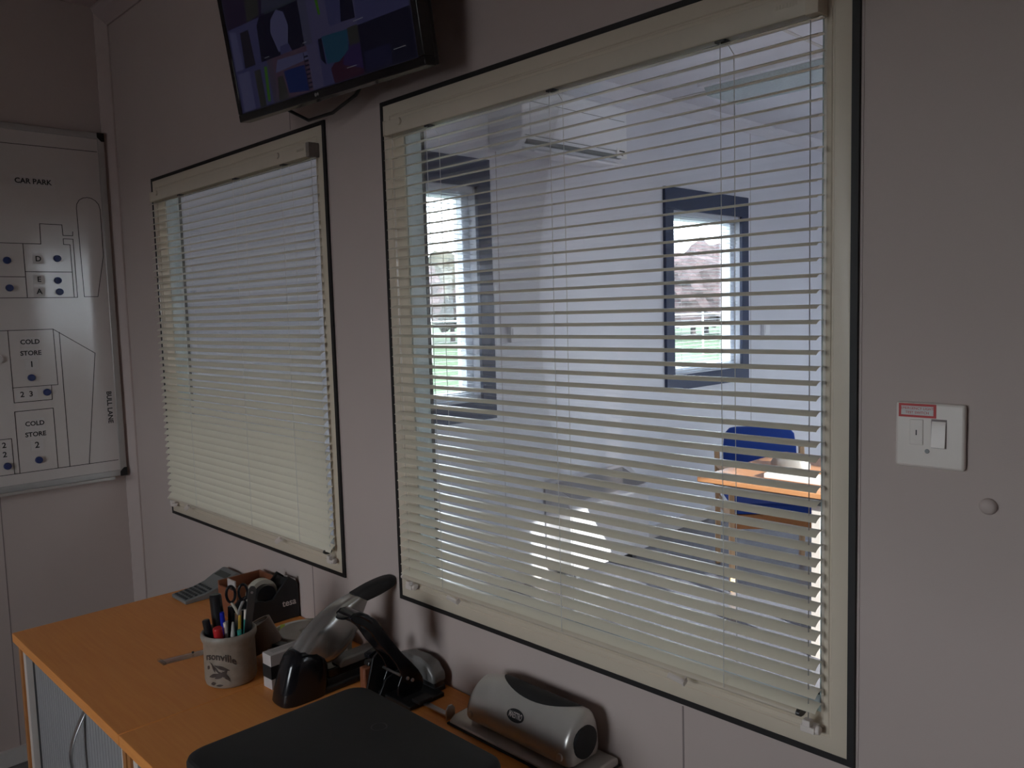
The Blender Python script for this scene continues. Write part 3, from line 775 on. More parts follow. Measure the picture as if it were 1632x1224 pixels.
bt = MB(); prof = [(0.0105, 0), (.0105, .002), (.0098, .0045), (.0075, .0068), (.004, .0082), (.0001, .0086)]
i0 = bt.mark(); bt.lathe(prof, n=28); bt.xf(i0, Matrix.Translation((2.9275, -.0003, 1.277)) @ Matrix.Rotation(PI/2, 4, 'X'))
tag(bt.build('screw_cap', M['wall'], ang=60), 'small round domed cap on the wall, right of and below the switch plate', 'cap')

# ================================================================= tambour cupboards under beech tops
TOP = .702; DF = -.604
def cupboard(x0, x1, label, handle):
    o = thing('tambour_cupboard', label, 'cupboard', ((x0+x1)/2, -.30, 0), 'low beech cupboards along the wall')
    MB().box(x0+.0008, x1-.0008, DF, -.0045, TOP-.025, TOP).build('top', [M['beech']], o, bevel=.0012)
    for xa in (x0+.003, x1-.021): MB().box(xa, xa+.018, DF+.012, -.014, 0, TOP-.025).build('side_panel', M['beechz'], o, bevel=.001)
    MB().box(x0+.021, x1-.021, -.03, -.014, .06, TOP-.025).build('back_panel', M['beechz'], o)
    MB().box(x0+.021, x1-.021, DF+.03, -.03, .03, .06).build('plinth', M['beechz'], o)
    MB().box(x0+.021, x0+.046, DF+.018, DF+.04, .06, TOP-.025).build('runner', M['white'], o)
    MB().box(x1-.046, x1-.021, DF+.018, DF+.04, .06, TOP-.025).build('runner', M['white'], o)
    MB().box(x0+.046, x0+.078, DF+.033, DF+.040, .06, TOP-.027).build('gap_shade', M['blackm'], o)  # black strip stands in for the shade in the gap beside the door
    # tambour door: vertical ribs
    d = MB(); n = 34; a = x0+.078; b = x1-.046; pts = []
    for i in range(n):
        u0 = a+(b-a)*i/n; u1 = a+(b-a)*(i+1)/n
        pts += [(u0, DF+.034), (u0+.002, DF+.030), (u1-.002, DF+.030)]
    pts += [(b, DF+.034), (b, DF+.042), (a, DF+.042)]
    d.prism(pts, 'z', .06, TOP-.027)
    dr = d.build('tambour_door', M['tambour'], o, smooth=False)
    if handle:
        hx = handle; path = []
        for k in range(17):
            t = k/16; path.append((hx-.012*0+(.0)*t, DF+.030-.036*math.sin(PI*t), .630-.20*t))
        path = [(hx-.045*math.sin(PI*k/16)*0.0, p[1], p[2]) for k, p in enumerate(path)]
        hb = MB(); i0 = hb.mark()
        rings = []
        for p in path: rings.append([(p[0]-.009, p[1]-.002, p[2]), (p[0]+.009, p[1]-.002, p[2]), (p[0]+.009, p[1]+.002, p[2]), (p[0]-.009, p[1]+.002, p[2])])
        hb.rings(rings); hb.build('handle', M['metal'], dr, bevel=.001)
    return o
cupboard(.704, 1.510, 'low beech cupboard with grey sliding door, holding the stoneware pot', 1.19)
cupboard(1.511, 2.317, 'low beech cupboard with the dark printer standing on it', 2.05)
Z = TOP+.0004

# ================================================================= dark printer at the bottom
pz = .82
pt = thing('printer', 'dark grey flat topped printer on the nearer cupboard', 'printer', (2.12, -.44, Z))
def rrect(x0, x1, y0, y1, r, z, n=6):
    o = []
    for (cx_, cy_, a0) in ((x1-r, y0+r, -PI/2), (x1-r, y1-r, 0), (x0+r, y1-r, PI/2), (x0+r, y0+r, PI)):
        for k in range(n+1):
            t = a0+PI/2*k/n; o.append((cx_+r*math.cos(t), cy_+r*math.sin(t), z))
    return o
x0, x1, y0, y1 = 1.896, 2.318, -.632, -.272
MB().rings([rrect(x0+i, x1-i, y0+i, y1-i, .032-i*.5, z) for i, z in ((.012, Z), (.006, Z+.01), (.004, pz-.030))]).build('body', M['blackp'], pt, ang=30)
MB().rings([rrect(x0+i, x1-i, y0+i, y1-i, .034, z) for i, z in ((.003, pz-.028), (0, pz-.024), (0, pz-.010), (.002, pz-.004), (.006, pz-.001), (.012, pz))]).build('lid', M['blackm'], pt, ang=25)
MB().lathe([(.0145, 0), (.0145, .0003), (.0125, .0003), (.0125, 0)], (2.072, -.352, pz+.0001), 32, closed=True).build('round_emblem', M['blackp'], pt)

# ================================================================= stoneware pot and its contents
mx, my = 1.437, -.325
pot = thing('stoneware_pot', 'grey brown stoneware pot with dark printed leaves, full of pens', 'pot', (mx, my, Z))
MB().lathe([(.0001, 0), (.050, 0), (.056, .004), (.058, .012), (.0578, .050), (.0575, .098), (.0605, .104), (.0625, .110), (.0622, .117), (.059, .121), (.0555, .120), (.0535, .114), (.053, .012), (.0001, .010)], (mx, my, Z), 56).build('body', M['stone'], pot, ang=50)
def on_pot(p):      # wrap text around the pot; p.x along, p.y up, p.z out
    th = TH+p.x/.058; r = .0583+p.z
    return (mx+r*math.cos(th), my+r*math.sin(th), Z+.0+p.y)
TH = math.atan2(-1.146-my, 3.242-mx)-.42
text('lettering', 'rsonville', .026, None, M['stoned'], pot, ext=.0003, bold=.0005, fn=lambda p: on_pot(Vector((p.x, p.y*.9+.078-.25*p.x*0-12*(p.x+.01)**2*.6, p.z))), squeeze=.85)
lv = MB()
def leaf(x, z, l, w, a):
    pts = []
    for k in range(10):
        t = k/9; pts.append((l*t, w*math.sin(PI*t)))
    for k in range(1, 9):
        t = 1-k/9; pts.append((l*t, -w*math.sin(PI*t)))
    b = len(lv.v)
    for u, v in pts:
        u *= 1.3; v *= 1.35
        xx = x*1.15+u*math.cos(a)-v*math.sin(a); zz = z+u*math.sin(a)+v*math.cos(a); lv.v.append(on_pot(Vector((xx, zz, .0004))))
    lv.face(range(b, b+len(pts)))
leaf(-.024, .066, .055, .0022, -.75); leaf(-.012, .058, .03, .003, -.35); leaf(-.026, .028, .024, .0032, .35); leaf(-.012, .026, .024, .0045, .55); leaf(.0, .030, .018, .0035, .75)
leaf(-.018, .064, .02, .002, -1.2); leaf(.004, .045, .022, .002, -.9); leaf(-.03, .045, .010, .003, .9); leaf(-.022, .012, .012, .003, .3); leaf(-.010, .010, .014, .002, .1)
lv.build('leaf_print', M['stoned'], pot, smooth=False)

def stick(name, label, cat, base, tip, parts):
    """parts: (part name, t0, t1, r0, r1, material) along base->tip"""
    o = thing(name, label, cat, base); B = Vector(base); D = Vector(tip)-B
    for (pn, t0, t1, r0, r1, m) in parts:
        MB().cyl(B+D*t0, B+D*t1, r0, r1, 18).build(pn, M[m], o, bevel=min(r0, r1)*.25)
    return o
ZB = Z+.0135
stick('marker_pen', 'fat black marker pen standing at the back left of the stoneware pot', 'pen', (mx-.020, my-.006, ZB), (mx-.030, my-.014, Z+.200), [('barrel', 0, .5, .013, .013, 'blackp'), ('cap', .5, 1, .0145, .0135, 'blackp')])
stick('marker_pen', 'second black marker pen, shorter, in the left of the stoneware pot', 'pen', (mx-.006, my-.030, ZB), (mx-.020, my-.044, Z+.150), [('barrel', 0, .6, .008, .008, 'blackp'), ('cap', .6, 1, .0088, .0084, 'blackp')])
stick('marker_pen', 'marker pen with a red cap at the front of the stoneware pot', 'pen', (mx+.012, my-.022, ZB), (mx+.022, my-.036, Z+.140), [('barrel', 0, .72, .0085, .0085, 'silverd'), ('cap', .72, 1, .0110, .0105, 'red')])
stick('ballpoint_pen', 'blue pen standing behind the red capped marker', 'pen', (mx-.004, my-.004, ZB), (mx-.004, my-.012, Z+.163), [('barrel', 0, .70, .0045, .0045, 'bluepen'), ('cap', .70, 1, .0056, .0052, 'bluepen')])
stick('ballpoint_pen', 'silver pen with a white end right of the red capped marker', 'pen', (mx+.020, my-.010, ZB), (mx+.026, my-.020, Z+.148), [('barrel', 0, .82, .0048, .0048, 'metal'), ('button', .82, 1, .0046, .0036, 'white')])
stick('ballpoint_pen', 'clear grey pen leaning at the front right of the stoneware pot', 'pen', (mx+.026, my-.008, ZB), (mx+.042, my-.008, Z+.150), [('barrel', 0, .75, .0055, .0055, 'silverd'), ('tip', .75, 1, .0055, .002, 'cleartape')])
stick('ballpoint_pen', 'dark green pen at the right inside the stoneware pot', 'pen', (mx+.036, my+.008, ZB), (mx+.048, my+.004, Z+.130), [('barrel', 0, .8, .005, .005, 'blackp'), ('cap', .8, 1, .0056, .005, 'green')])
stick('pencil', 'yellow pencil standing right of the scissors', 'pencil', (mx+.020, my+.010, ZB), (mx+.021, my+.020, Z+.166), [('shaft', 0, .92, .0037, .0037, 'yellow'), ('ferrule', .92, 1, .0040, .0040, 'metal')])
stick('pencil', 'pale turquoise pencil just right of the yellow pencil', 'pencil', (mx+.024, my+.018, ZB), (mx+.026, my+.032, Z+.164), [('shaft', 0, .85, .0035, .0035, 'green'), ('rubber', .85, 1, .0036, .0036, 'white')])
stick('marker_pen', 'glossy black marker pen in the middle of the stoneware pot behind the scissors', 'pen', (mx-.010, my+.012, ZB), (mx-.012, my+.016, Z+.168), [('barrel', 0, .62, .0085, .0085, 'blackp'), ('cap', .62, 1, .0094, .009, 'blackg')])
stick('marker_pen', 'black felt pen leaning right between pencils and metal file', 'pen', (mx+.006, my+.026, ZB), (mx+.008, my+.038, Z+.158), [('barrel', 0, .62, .0075, .0075, 'blackp'), ('cap', .62, 1, .0082, .008, 'blackg')])
# metal file with rounded end, leaning right
fl = MB(); B = Vector((mx+.022, my+.018, ZB)); Tt = Vector((mx+.040, my+.046, Z+.220)); D = (Tt-B).normalized()
s_ = Vector((.55, .83, 0)); s_ = (s_-D*s_.dot(D)).normalized(); n_ = D.cross(s_); L_ = (Tt-B).length; ring = []
for w, l in ((.005, 0), (.0065, .3), (.0085, .7), (.0095, .92), (.0085, .97), (.005, .995), (.0015, 1)):
    c_ = B+D*L_*l; ring.append([c_+s_*w+n_*.0015, c_-s_*w+n_*.0015, c_-s_*w-n_*.0015, c_+s_*w-n_*.0015])
fo = thing('metal_file', 'tarnished metal nail file leaning to the right out of the stoneware pot', 'file', tuple(B))
fl.rings([[tuple(p) for p in rg] for rg in ring]); fl.build('blade', M['darkmetal'], fo, bevel=.0008)
MB().cyl(B+D*L_*.93+n_*.001-n_*.004, B+D*L_*.93+n_*.0045-n_*.004+n_*.003, .003, n=14).build('rivet', M['metal'], fo)
# scissors
so = thing('scissors', 'scissors with dark looped handles standing in the stoneware pot', 'scissors', (mx+.012, my+.0, ZB))
u_ = Vector((.42, .90, .02)).normalized(); B = Vector((mx+.006, my+.006, ZB)); Pv = Vector((mx+.020, my+.016, Z+.160))
for sgn, nm in ((-1, 'left'), (1, 'right')):
    cc = Pv+u_*(sgn*.0135)+Vector((0, 0, .046)); pts = []
    for k in range(25):
        t = 2*PI*k/24; pts.append(tuple(cc+u_*(.0098*math.cos(t))+Vector((0, 0, 1))*(.019*math.sin(t))))
    MB().tube(pts, .0032, 8).build('handle', M['blackg'], so)
    MB().tube([tuple(Pv+Vector((0, 0, -.004))), tuple(Pv+u_*(sgn*.006)+Vector((0, 0, .012))), tuple(cc+Vector((0, 0, -.019)))], .0034, 8).build('shank', M['tape'] if sgn < 0 else M['silverd'], so)
    bl = MB(); bl.rings([[tuple(p+u_*w+Vector((.0006*sgn, 0, 0))), tuple(p-u_*w+Vector((.0006*sgn, 0, 0))), tuple(p-u_*w+Vector((.0022*sgn, 0, 0))), tuple(p+u_*w+Vector((.0022*sgn, 0, 0)))] for p, w in ((B, .0015), (Pv, .007))])
    bl.build('blade', M['metal'], so)

# ruler left of the pot
rl = thing('clear_ruler', 'clear plastic ruler lying on the beech top left of the stoneware pot', 'ruler', (1.235, -.35, Z))
mb = MB(); mb.prism([(1.203, -.402), (1.237, -.402), (1.262, -.250), (1.228, -.250)], 'z', Z, Z+.0025)
mb.build('blade', M['clear'], rl, bevel=.0006)
mk = MB(); mk.box(1.236, 1.2365, -.39, -.36, Z+.0025, Z+.0027)
for k in range(0):
    t = k/24; x = 1.237+.025*t; y = -.402+.152*t; mk.box(x-.006-(.004 if k % 5 == 0 else 0), x-.001, y-.0002, y+.0002, Z+.0025, Z+.0027)
mk.build('graduations', M['ink'], rl, smooth=False)
MB().box(1.201, 1.240, -.405, -.397, Z, Z+.006).build('end_stop', M['clear'], rl, bevel=.001)
MB().cyl((1.225, -.325, Z+.0025), (1.225, -.325, Z+.006), .0028, n=14).build('stud', M['ink'], rl)

# calculator at the back left
ca = thing('calculator', 'grey desk calculator with small dark keys and raised display at the back left', 'calculator', (.81, -.10, Z))
cp = [(-.187, Z), (-.188, Z+.011), (-.12, Z+.019), (-.085, Z+.028), (-.055, Z+.044), (-.022, Z+.056), (-.012, Z+.052), (-.010, Z)]
MB().prism(cp, 'x', .757, .856).build('case', M['calc'], ca, bevel=.0025)
kz = lambda y: (Z+.011+(y+.188)/.068*.008 if y < -.12 else Z+.019+(y+.12)/.035*.009)
first = None
for r_ in range(6):
    for c_ in range(6):
        x = .766+c_*.0142; y = -.182+r_*.0148
        if first is None:
            first = MB().box(x, x+.0085, y, y+.0075, kz(y+.0045)-.001, kz(y+.0045)+.0026).build('key', M['key'], ca, bevel=.0006); f0 = (x, y, kz(y+.0045))
        else:
            k_ = first.copy(); C.objects.link(k_); k_.parent = ca; k_.location = (x-f0[0], y-f0[1], kz(y+.0045)-f0[2])
dm = MB(); i0 = dm.mark(); dm.box(-.036, .036, -.011, .011, 0, .0008); dm.xf(i0, Matrix.Translation((.806, -.0465, Z+.0478)) @ Matrix.Rotation(.35, 4, 'X'))
dm.build('display', M['lcd'], ca, smooth=False)

# brown wooden tray behind the dispenser
tr = thing('wooden_memo_box', 'open brown wooden box behind the tape dispenser', 'box', (1.05, -.08, Z))
bx0, bx1, by0, by1, bz = 1.000, 1.113, -.150, -.020, .800
MB().box(bx0, bx0+.006, by0, by1, Z, bz).box(bx1-.006, bx1, by0, by1, Z, bz).box(bx0+.006, bx1-.006, by0, by0+.006, Z, bz-.012).box(bx0+.006, bx1-.006, by1-.006, by1, Z, bz).box(bx0+.006, bx1-.006, by0+.006, by1-.006, Z, Z+.006).build('case', M['traywood'], tr, bevel=.001)
pb = MB().box(1.03, 1.075, -.135, -.131, Z+.0065, .808)
tag(pb.build('white_card', M['card'], smooth=False), 'white card standing upright in the open wooden box', 'card')

# tape dispenser
td = thing('tape_dispenser', 'black desktop tape dispenser lettered tesa on its side', 'tape dispenser', (1.15, -.09, Z))
dp = [(-.178, Z), (-.186, .722), (-.172, .755), (-.150, .772), (-.128, .778), (-.105, .770), (-.085, .770), (-.066, .790), (-.033, .824), (-.012, .806), (-.006, .797), (-.004, Z)]
MB().prism(dp, 'x', 1.1885, 1.195).prism(dp, 'x', 1.124, 1.1305).build('side_wall', M['blackm'], td, bevel=.0015)
MB().prism([(-.178, Z), (-.186, .722), (-.172, .740), (-.13, .735), (-.06, .742), (-.055, .786), (-.034, .816), (-.012, .802), (-.006, .790), (-.004, Z)], 'x', 1.1305, 1.1885).build('weighted_body', M['blackm'], td, bevel=.001)
MB().box(1.134, 1.186, -.016, -.008, .800, .808).build('cutter', M['metal'], td)
text('lettering', 'tesa', .026, on_left(1.1956, -.036, .750), M['label'], td, ext=.0002, bold=.0004)
tp = MB(); i0 = tp.mark(); tp.lathe([(.029, -.012), (.0415, -.012), (.0415, .012), (.029, .012)], n=44, closed=True); tp.xf(i0, Matrix.Translation((1.158, -.098, .783)) @ Matrix.Rotation(PI/2, 4, 'Y'))
tag(tp.build('tape_roll', M['tape'], bevel=.0006), 'pale roll of sticky tape in the black dispenser', 'tape')
hb = MB().cyl((1.1315, -.098, .783), (1.1875, -.098, .783), .0285, n=24).build('hub', M['blackg'], td)

# brown packing tape roll leaning behind the pot
bt = thing('packing_tape_roll', 'brown packing tape roll tilted between the stoneware pot and the round dish', 'tape', (1.40, -.215, Z))
BT = Matrix.Translation((1.396, -.228, .766)) @ Matrix.Rotation(R_(-26), 4, Vector((-.71, .70, 0)))
mb = MB(); i0 = mb.mark(); mb.lathe([(.036, -.031), (.042, -.032), (.042, .032), (.036, .031)], n=44, closed=True); mb.xf(i0, BT); mb.build('tape_winding', M['browntape'], bt, ang=50)
mb = MB(); i0 = mb.mark(); mb.lathe([(.0345, -.0275), (.0365, -.0275), (.0365, .0285), (.0345, .0285)], n=44, closed=True); mb.cyl((0, 0, .022), (0, 0, .0245), .0355, n=44); mb.xf(i0, BT); mb.build('core', M['tapeside'], bt, ang=50)
# white round dish with a tape disc
di = thing('round_dish', 'round white plastic dish by the wall behind the big stapler', 'dish', (1.40, -.108, Z))
MB().lathe([(.0001, 0), (.088, 0), (.096, .006), (.100, .030), (.102, .034), (.101, .037), (.098, .036), (.093, .010), (.085, .005), (.0001, .005)], (1.405, -.105, Z), 56).build('bowl', M['dish'], di, ang=50)
st = MB(); st.box(1.330, 1.368, -.1505, -.1385, Z+.0375, Z+.0382)
i0 = st.mark()
tr2 = MB(); tr2.lathe([(.012, 0), (.066, 0), (.066, .040), (.064, .042), (.014, .042), (.012, .040)], (1.408, -.112, Z+.006), 48, closed=True)
tag(tr2.build('tape_roll', M['cleartape'], ang=40), 'large roll of translucent tape lying in the round white dish', 'tape')
lb = MB(); lb.prism([(1.312, -.128), (1.350, -.150), (1.356, -.140), (1.318, -.118)], 'z', Z+.0402, Z+.0408)
tag(lb.build('sticky_note', M['lime'], smooth=False), 'lime yellow paper strip on the edge of the round dish', 'note')

# white staple box with a black band
sb = thing('staple_box', 'small white carton with a wide black band left of the big stapler', 'box', (1.56, -.25, Z))
BM = Matrix.Translation((1.545, -.262, Z)) @ Matrix.Rotation(R_(2), 4, 'Z')
mb = MB(); i0 = mb.mark(); mb.box(-.018, .018, -.028, .075, 0, .080); mb.xf(i0, BM); mb.build('carton', M['card'], sb, bevel=.001)
mb = MB(); i0 = mb.mark(); mb.box(-.0184, .0184, -.0284, .0754, .024, .054); mb.xf(i0, BM); mb.build('black_band', M['blackm'], sb, smooth=False)
mb = MB(); i0 = mb.mark()
for k in range(3): mb.box(-.008+k*.006, -.006+k*.006, -.015, .055, .0801, .0803)
mb.xf(i0, BM); mb.build('small_print', M['silverd'], sb, smooth=False)
g2 = MB().box(1.44, 1.475, -.235, -.19, Z, Z+.045)
tag(g2.build('small_box', M['silverd'], bevel=.001), 'small grey box between the stoneware pot and the white carton', 'box')
g3 = MB(); i0 = g3.mark(); g3.box(-.03, .03, -.012, .012, 0, .008); g3.xf(i0, Matrix.Translation((1.455, -.205, Z+.0455)) @ Matrix.Rotation(.4, 4, 'Z'))
tag(g3.build('black_clip', M['blackp'], bevel=.002), 'flat black clip on the small grey box right of the stoneware pot', 'clip')

# ================================================================= heavy duty stapler, black and silver
hs = thing('heavy_duty_stapler', 'large stapler with black body and long raised silver handle', 'stapler', (1.645, -.18, Z))
XC = 1.640
def loft(prof_list):    # each: (centre y,z, half width x, half height along normal)
    pass
# body: a rounded tower
rings = []
for z, ya, yb, w in ((Z, -.318, -.205, .038), (Z+.006, -.321, -.202, .040), (Z+.03, -.316, -.202, .039), (Z+.062, -.306, -.200, .037), (Z+.082, -.299, -.200, .035), (Z+.098, -.290, -.210, .032), (Z+.108, -.278, -.228, .026)):
    cyy = (ya+yb)/2; hy = (yb-ya)/2; rg = []
    for k in range(32):
        t = 2*PI*k/32; cs, sn = math.cos(t), math.sin(t)
        e_ = .6
        rg.append((XC+w*math.copysign(abs(cs)**e_, cs), cyy+hy*math.copysign(abs(sn)**e_, sn), z))
    rings.append(rg)
MB().rings(rings).build('body', M['blackg'], hs, ang=60)
MB().box(XC-.036, XC+.036, -.25, -.030, Z, Z+.016).build('base', M['blackp'], hs, bevel=.005)
MB().box(XC-.018, XC+.018, -.20, -.035, Z+.024, Z+.046).build('magazine', M['blackg'], hs, bevel=.003)
MB().prism([(-.170, Z+.040), (-.172, Z+.052), (-.160, Z+.060), (-.06, Z+.062), (-.040, Z+.055), (-.042, Z+.044), (-.12, Z+.040)], 'x', XC-.016, XC+.022).build('staple_pusher', M['silverd'], hs, bevel=.004)
# silver handle: cross-sections along a curved spine in the y-z plane
top = [(-.268, .812), (-.238, .844), (-.198, .871), (-.158, .889), (-.112, .899)]
bot = [(-.222, .765), (-.180, .765), (-.136, .790), (-.108, .832), (-.082, .876)]
wid = [.030, .033, .031, .026, .019]
def sweep(top, bot, wid, e_=.6, n=36):
    rg_all = []
    # resample
    def cr(P, t):
        n_ = len(P)-1; i = min(int(t*n_), n_-1); f = t*n_-i
        p0 = P[max(i-1, 0)]; p1 = P[i]; p2 = P[i+1]; p3 = P[min(i+2, n_)]
        return [.5*((2*b)+(-a+c)*f+(2*a-5*b+4*c-d)*f*f+(-a+3*b-3*c+d)*f**3) for a, b, c, d in zip(p0, p1, p2, p3)]
    W_l = [(w,) for w in wid]
    for s in range(25):
        t = s/24; a = cr(top, t); b = cr(bot, t); w = cr(W_l, t)[0]
        cy_, cz_ = (a[0]+b[0])/2, (a[1]+b[1])/2; hy_, hz_ = (a[0]-b[0])/2, (a[1]-b[1])/2
        rg = []
        for k in range(n):
            q_ = 2*PI*k/n; c_, s_2 = math.cos(q_), math.sin(q_)
            c_ = math.copysign(abs(c_)**e_, c_); s_2 = math.copysign(abs(s_2)**e_, s_2)
            rg.append((XC+w*c_, cy_+hy_*s_2, cz_+hz_*s_2))
        rg_all.append(rg)
    return rg_all
MB().rings(sweep(top, bot, wid)).build('handle', M['steelh'], hs, ang=50)
MB().rings(sweep([(-.118, .9000), (-.071, .912), (-.025, .917), (.0, .913), (-.008, .900)], [(-.086, .874), (-.045, .879), (-.010, .888), (-.003, .893), (-.006, .899)], [.0195, .0185, .0175, .0145, .004])).build('grip', M['blackm'], hs, ang=50)

# ================================================================= black metal punch with long lever
hp = thing('lever_hole_punch', 'black metal hole punch with a raised curved lever beside the silver stapler', 'hole punch', (1.82, -.10, Z))
LX0, LX1 = 1.776, 1.832
lever = [(-.247, .924), (-.236, .931), (-.220, .930), (-.202, .920), (-.184, .904), (-.169, .882), (-.150, .853), (-.122, .814), (-.095, .782), (-.078, .760), (-.068, .742), (-.066, .727), (-.072, .714), (-.085, .706), (-.113, .7045), (-.130, .710), (-.137, .725), (-.134, .742), (-.124, .761), (-.138, .792), (-.155, .817), (-.177, .846), (-.198, .880), (-.216, .899), (-.237, .911)]
MB().prism(lever, 'x', LX1-.004, LX1).prism(lever, 'x', LX0, LX0+.004).prism([p for p in lever if p[1] > .80 and p[1] > 0] , 'x', LX0+.004, LX1-.004).build('lever', M['blackg'], hp, bevel=.0018)
MB().rings([[(LX0+.006+(LX1-LX0-.012)*.5+(LX1-LX0+.006)*.5*math.cos(t)*s, -.220+dy+.014*math.sin(t), z) for t in [2*PI*k/20 for k in range(20)]] for dy, z, s in ((-.026, .921, .6), (-.016, .926, .9), (0, .923, 1), (.018, .909, 1), (.03, .895, .9))]).build('lever_pad', M['blackg'], hp, ang=60)
MB().prism([(-.175, Z), (-.150, .790), (-.135, .800), (-.122, .780), (-.110, Z)], 'x', LX0-.018, LX0-.012).prism([(-.160, Z), (-.135, .745), (-.10, .755), (-.07, Z)], 'x', LX0+.008, LX0+.012).build('side_bracket', M['blackp'], hp, bevel=.001)
for (y, z) in ((-.110, .752), (-.097, .744)):
    MB().cyl((LX1-.001, y, z), (LX1+.003, y, z), .0042, .0036, 18).lathe([(.0001, 0)], (0, 0, -5), 3).build('rivet', M['metal'], hp, bevel=.0005) if False else MB().cyl((LX1-.001, y, z), (LX1+.003, y, z), .0042, .0036, 18).build('rivet', M['metal'], hp, bevel=.0005)
MB().cyl((LX0-.03, -.125, .762), (LX1-.004, -.125, .762), .0028, n=14).build('pivot_shaft', M['metal'], hp)
MB().box(LX0-.02, LX1+.045, -.14, -.045, Z, Z+.010).build('base', M['blackp'], hp, bevel=.002)
MB().box(LX1+.028, LX1+.055, -.122, -.084, Z+.010, Z+.018).build('guide_housing', M['blackm'], hp, bevel=.002)
MB().box(LX1+.05, 1.965, -.108, -.095, Z+.004, Z+.008).build('paper_guide_rail', M['metal'], hp, bevel=.0008)
MB().prism([(-.113, Z), (-.113, Z+.022), (-.106, Z+.030), (-.097, Z+.030), (-.090, Z+.022), (-.090, Z)], 'x', 1.962, 1.966).build('paper_stop', M['metal'], hp, bevel=.0008)

# small grey stapler against the wall
s2 = thing('desk_stapler', 'small grey stapler by the wall behind the black lever punch', 'stapler', (1.79, -.03, Z))
MB().box(1.690, 1.852, -.052, -.020, Z, Z+.012).build('base', M['blackm'], s2, bevel=.003)
MB().prism([(1.700, Z+.020), (1.705, Z+.050), (1.745, Z+.064), (1.800, Z+.068), (1.832, Z+.060), (1.852, Z+.040), (1.853, Z+.020)], 'y', -.055, -.018).build('top_arm', M['silverd'], s2, bevel=.006)
MB().box(1.705, 1.850, -.050, -.024, Z+.012, Z+.020).build('magazine', M['darkmetal'], s2)
# staple remover
rm = thing('staple_remover', 'dark brown open jawed staple remover between stapler and lever punch', 'staple remover', (1.72, -.13, Z))
for sgn in (1, -1):
    mb = MB(); i0 = mb.mark(); mb.prism([(-.03, -.004), (.030, -.006), (.034, .004), (-.028, .006)], 'x', -.010, .010)
    mb.xf(i0, Matrix.Translation((1.716, -.108, Z+.068+.014*sgn)) @ Matrix.Rotation(.22*sgn+.1, 4, 'X')); mb.build('jaw', M['blackg'] if sgn > 0 else M['darkmetal'], rm, bevel=.002)
MB().box(1.706, 1.726, -.15, -.078, Z, Z+.052).build('grip', M['traywood'], rm, bevel=.004)
# tan tape ring lying by the wall
rg = MB(); i0 = rg.mark(); rg.lathe([(.040, -.024), (.052, -.024), (.052, .024), (.040, .024)], n=48, closed=True); rg.xf(i0, Matrix.Translation((1.575, -.058, .756)) @ Matrix.Rotation(R_(90), 4, 'Y') @ Matrix.Rotation(R_(0), 4, 'X'))
tag(rg.build('masking_tape_roll', M['tape'], ang=40), 'buff tape roll standing on edge near the wall behind the silver handle', 'tape')

# ================================================================= silver three hole punch
ps = thing('desk_hole_punch', 'silver multi hole punch with black oval grip by the wall at the bottom', 'hole punch', (2.15, -.06, Z))
bs = MB(); bs.prism([(-.116, Z), (-.118, Z+.006), (-.104, Z+.016), (-.03, Z+.020), (-.008, Z+.016), (-.006, Z)], 'x', 1.978, 2.330)
bs.build('base', M['silver'], ps, bevel=.004)
MB().box(1.974, 2.334, -.121, -.0045, Z-.0002, Z+.004).build('rubber_mat', M['blackp'], ps, bevel=.002)
PX0, PX1 = 2.020, 2.300
def psurf(s, t, off=0):
    """s 0..1 along x, t 0..1 over the section from front bottom over the top to back bottom"""
    x = PX0+(PX1-PX0)*s
    endk = min(1, (1-abs(2*s-1))*9); k = math.sin(endk*PI/2)**.5 if endk < 1 else 1
    hgt = .8+.2*k - .22*max(0, .28-s)*1.0*0
    # spine: front low, bulging
    P = [(-.108, .728), (-.112, .742), (-.106, .768), (-.090, .794), (-.066, .811), (-.046, .813), (-.030, .800), (-.022, .770), (-.020, .738), (-.024, .728)]
    n_ = len(P)-1; u = t*n_; i = min(int(u), n_-1); f = u-i
    p0 = P[max(i-1, 0)]; p1 = P[i]; p2 = P[i+1]; p3 = P[min(i+2, n_)]
    y, z = [.5*((2*b)+(-a+c)*f+(2*a-5*b+4*c-d)*f*f+(-a+3*b-3*c+d)*f**3) for a, b, c, d in zip(p0, p1, p2, p3)]
    cy_, cz_ = -.065, .728
    sc = .72+.28*k
    y = cy_+(y-cy_)*(sc+.0); z = cz_+(z-cz_)*(.80+.20*k)*(1-.25*max(0, .20-s)/.20*.6)
    return Vector((x, y, z))
rings = []
NS = 60; NT = 36
for i in range(NS+1):
    rings.append([tuple(psurf(i/NS, j/NT)) for j in range(NT+1)])
MB().rings(rings).build('cover', M['silver'], ps, ang=60)
def patch(name, cs, ct, rs, rt, off, m, n=40, rr=8, shape=None):
    mb = MB(); cen = None
    def pt(s, t):
        p = psurf(s, t); a = psurf(s+.004, t)-psurf(s-.004, t); b = psurf(s, t+.004)-psurf(s, t-.004)
        nn_ = b.cross(a).normalized()
        if nn_.dot(p-Vector((p.x, -.065, .745))) < 0: nn_ = -nn_
        return p+nn_*off
    mb.v.append(tuple(pt(cs, ct)))
    for r in range(1, rr+1):
        for k in range(n):
            a = 2*PI*k/n; q_ = r/rr
            mb.v.append(tuple(pt(cs+rs*q_*math.cos(a), ct+rt*q_*math.sin(a)+(shape(math.cos(a)*q_) if shape else 0))))
    for k in range(n): mb.face((0, 1+k, 1+(k+1) % n))
    for r in range(rr-1):
        for k in range(n):
            a = 1+r*n+k; b = 1+r*n+(k+1) % n; mb.face((a, b, b+n, a+n))
    return mb.build(name, m, ps, ang=80)
patch('grip_pad', .56, .555, .355, .17, .0009, M['blackm'])
bd = patch('oval_badge', .50, .255, .088, .050, .0012, M['silver'])
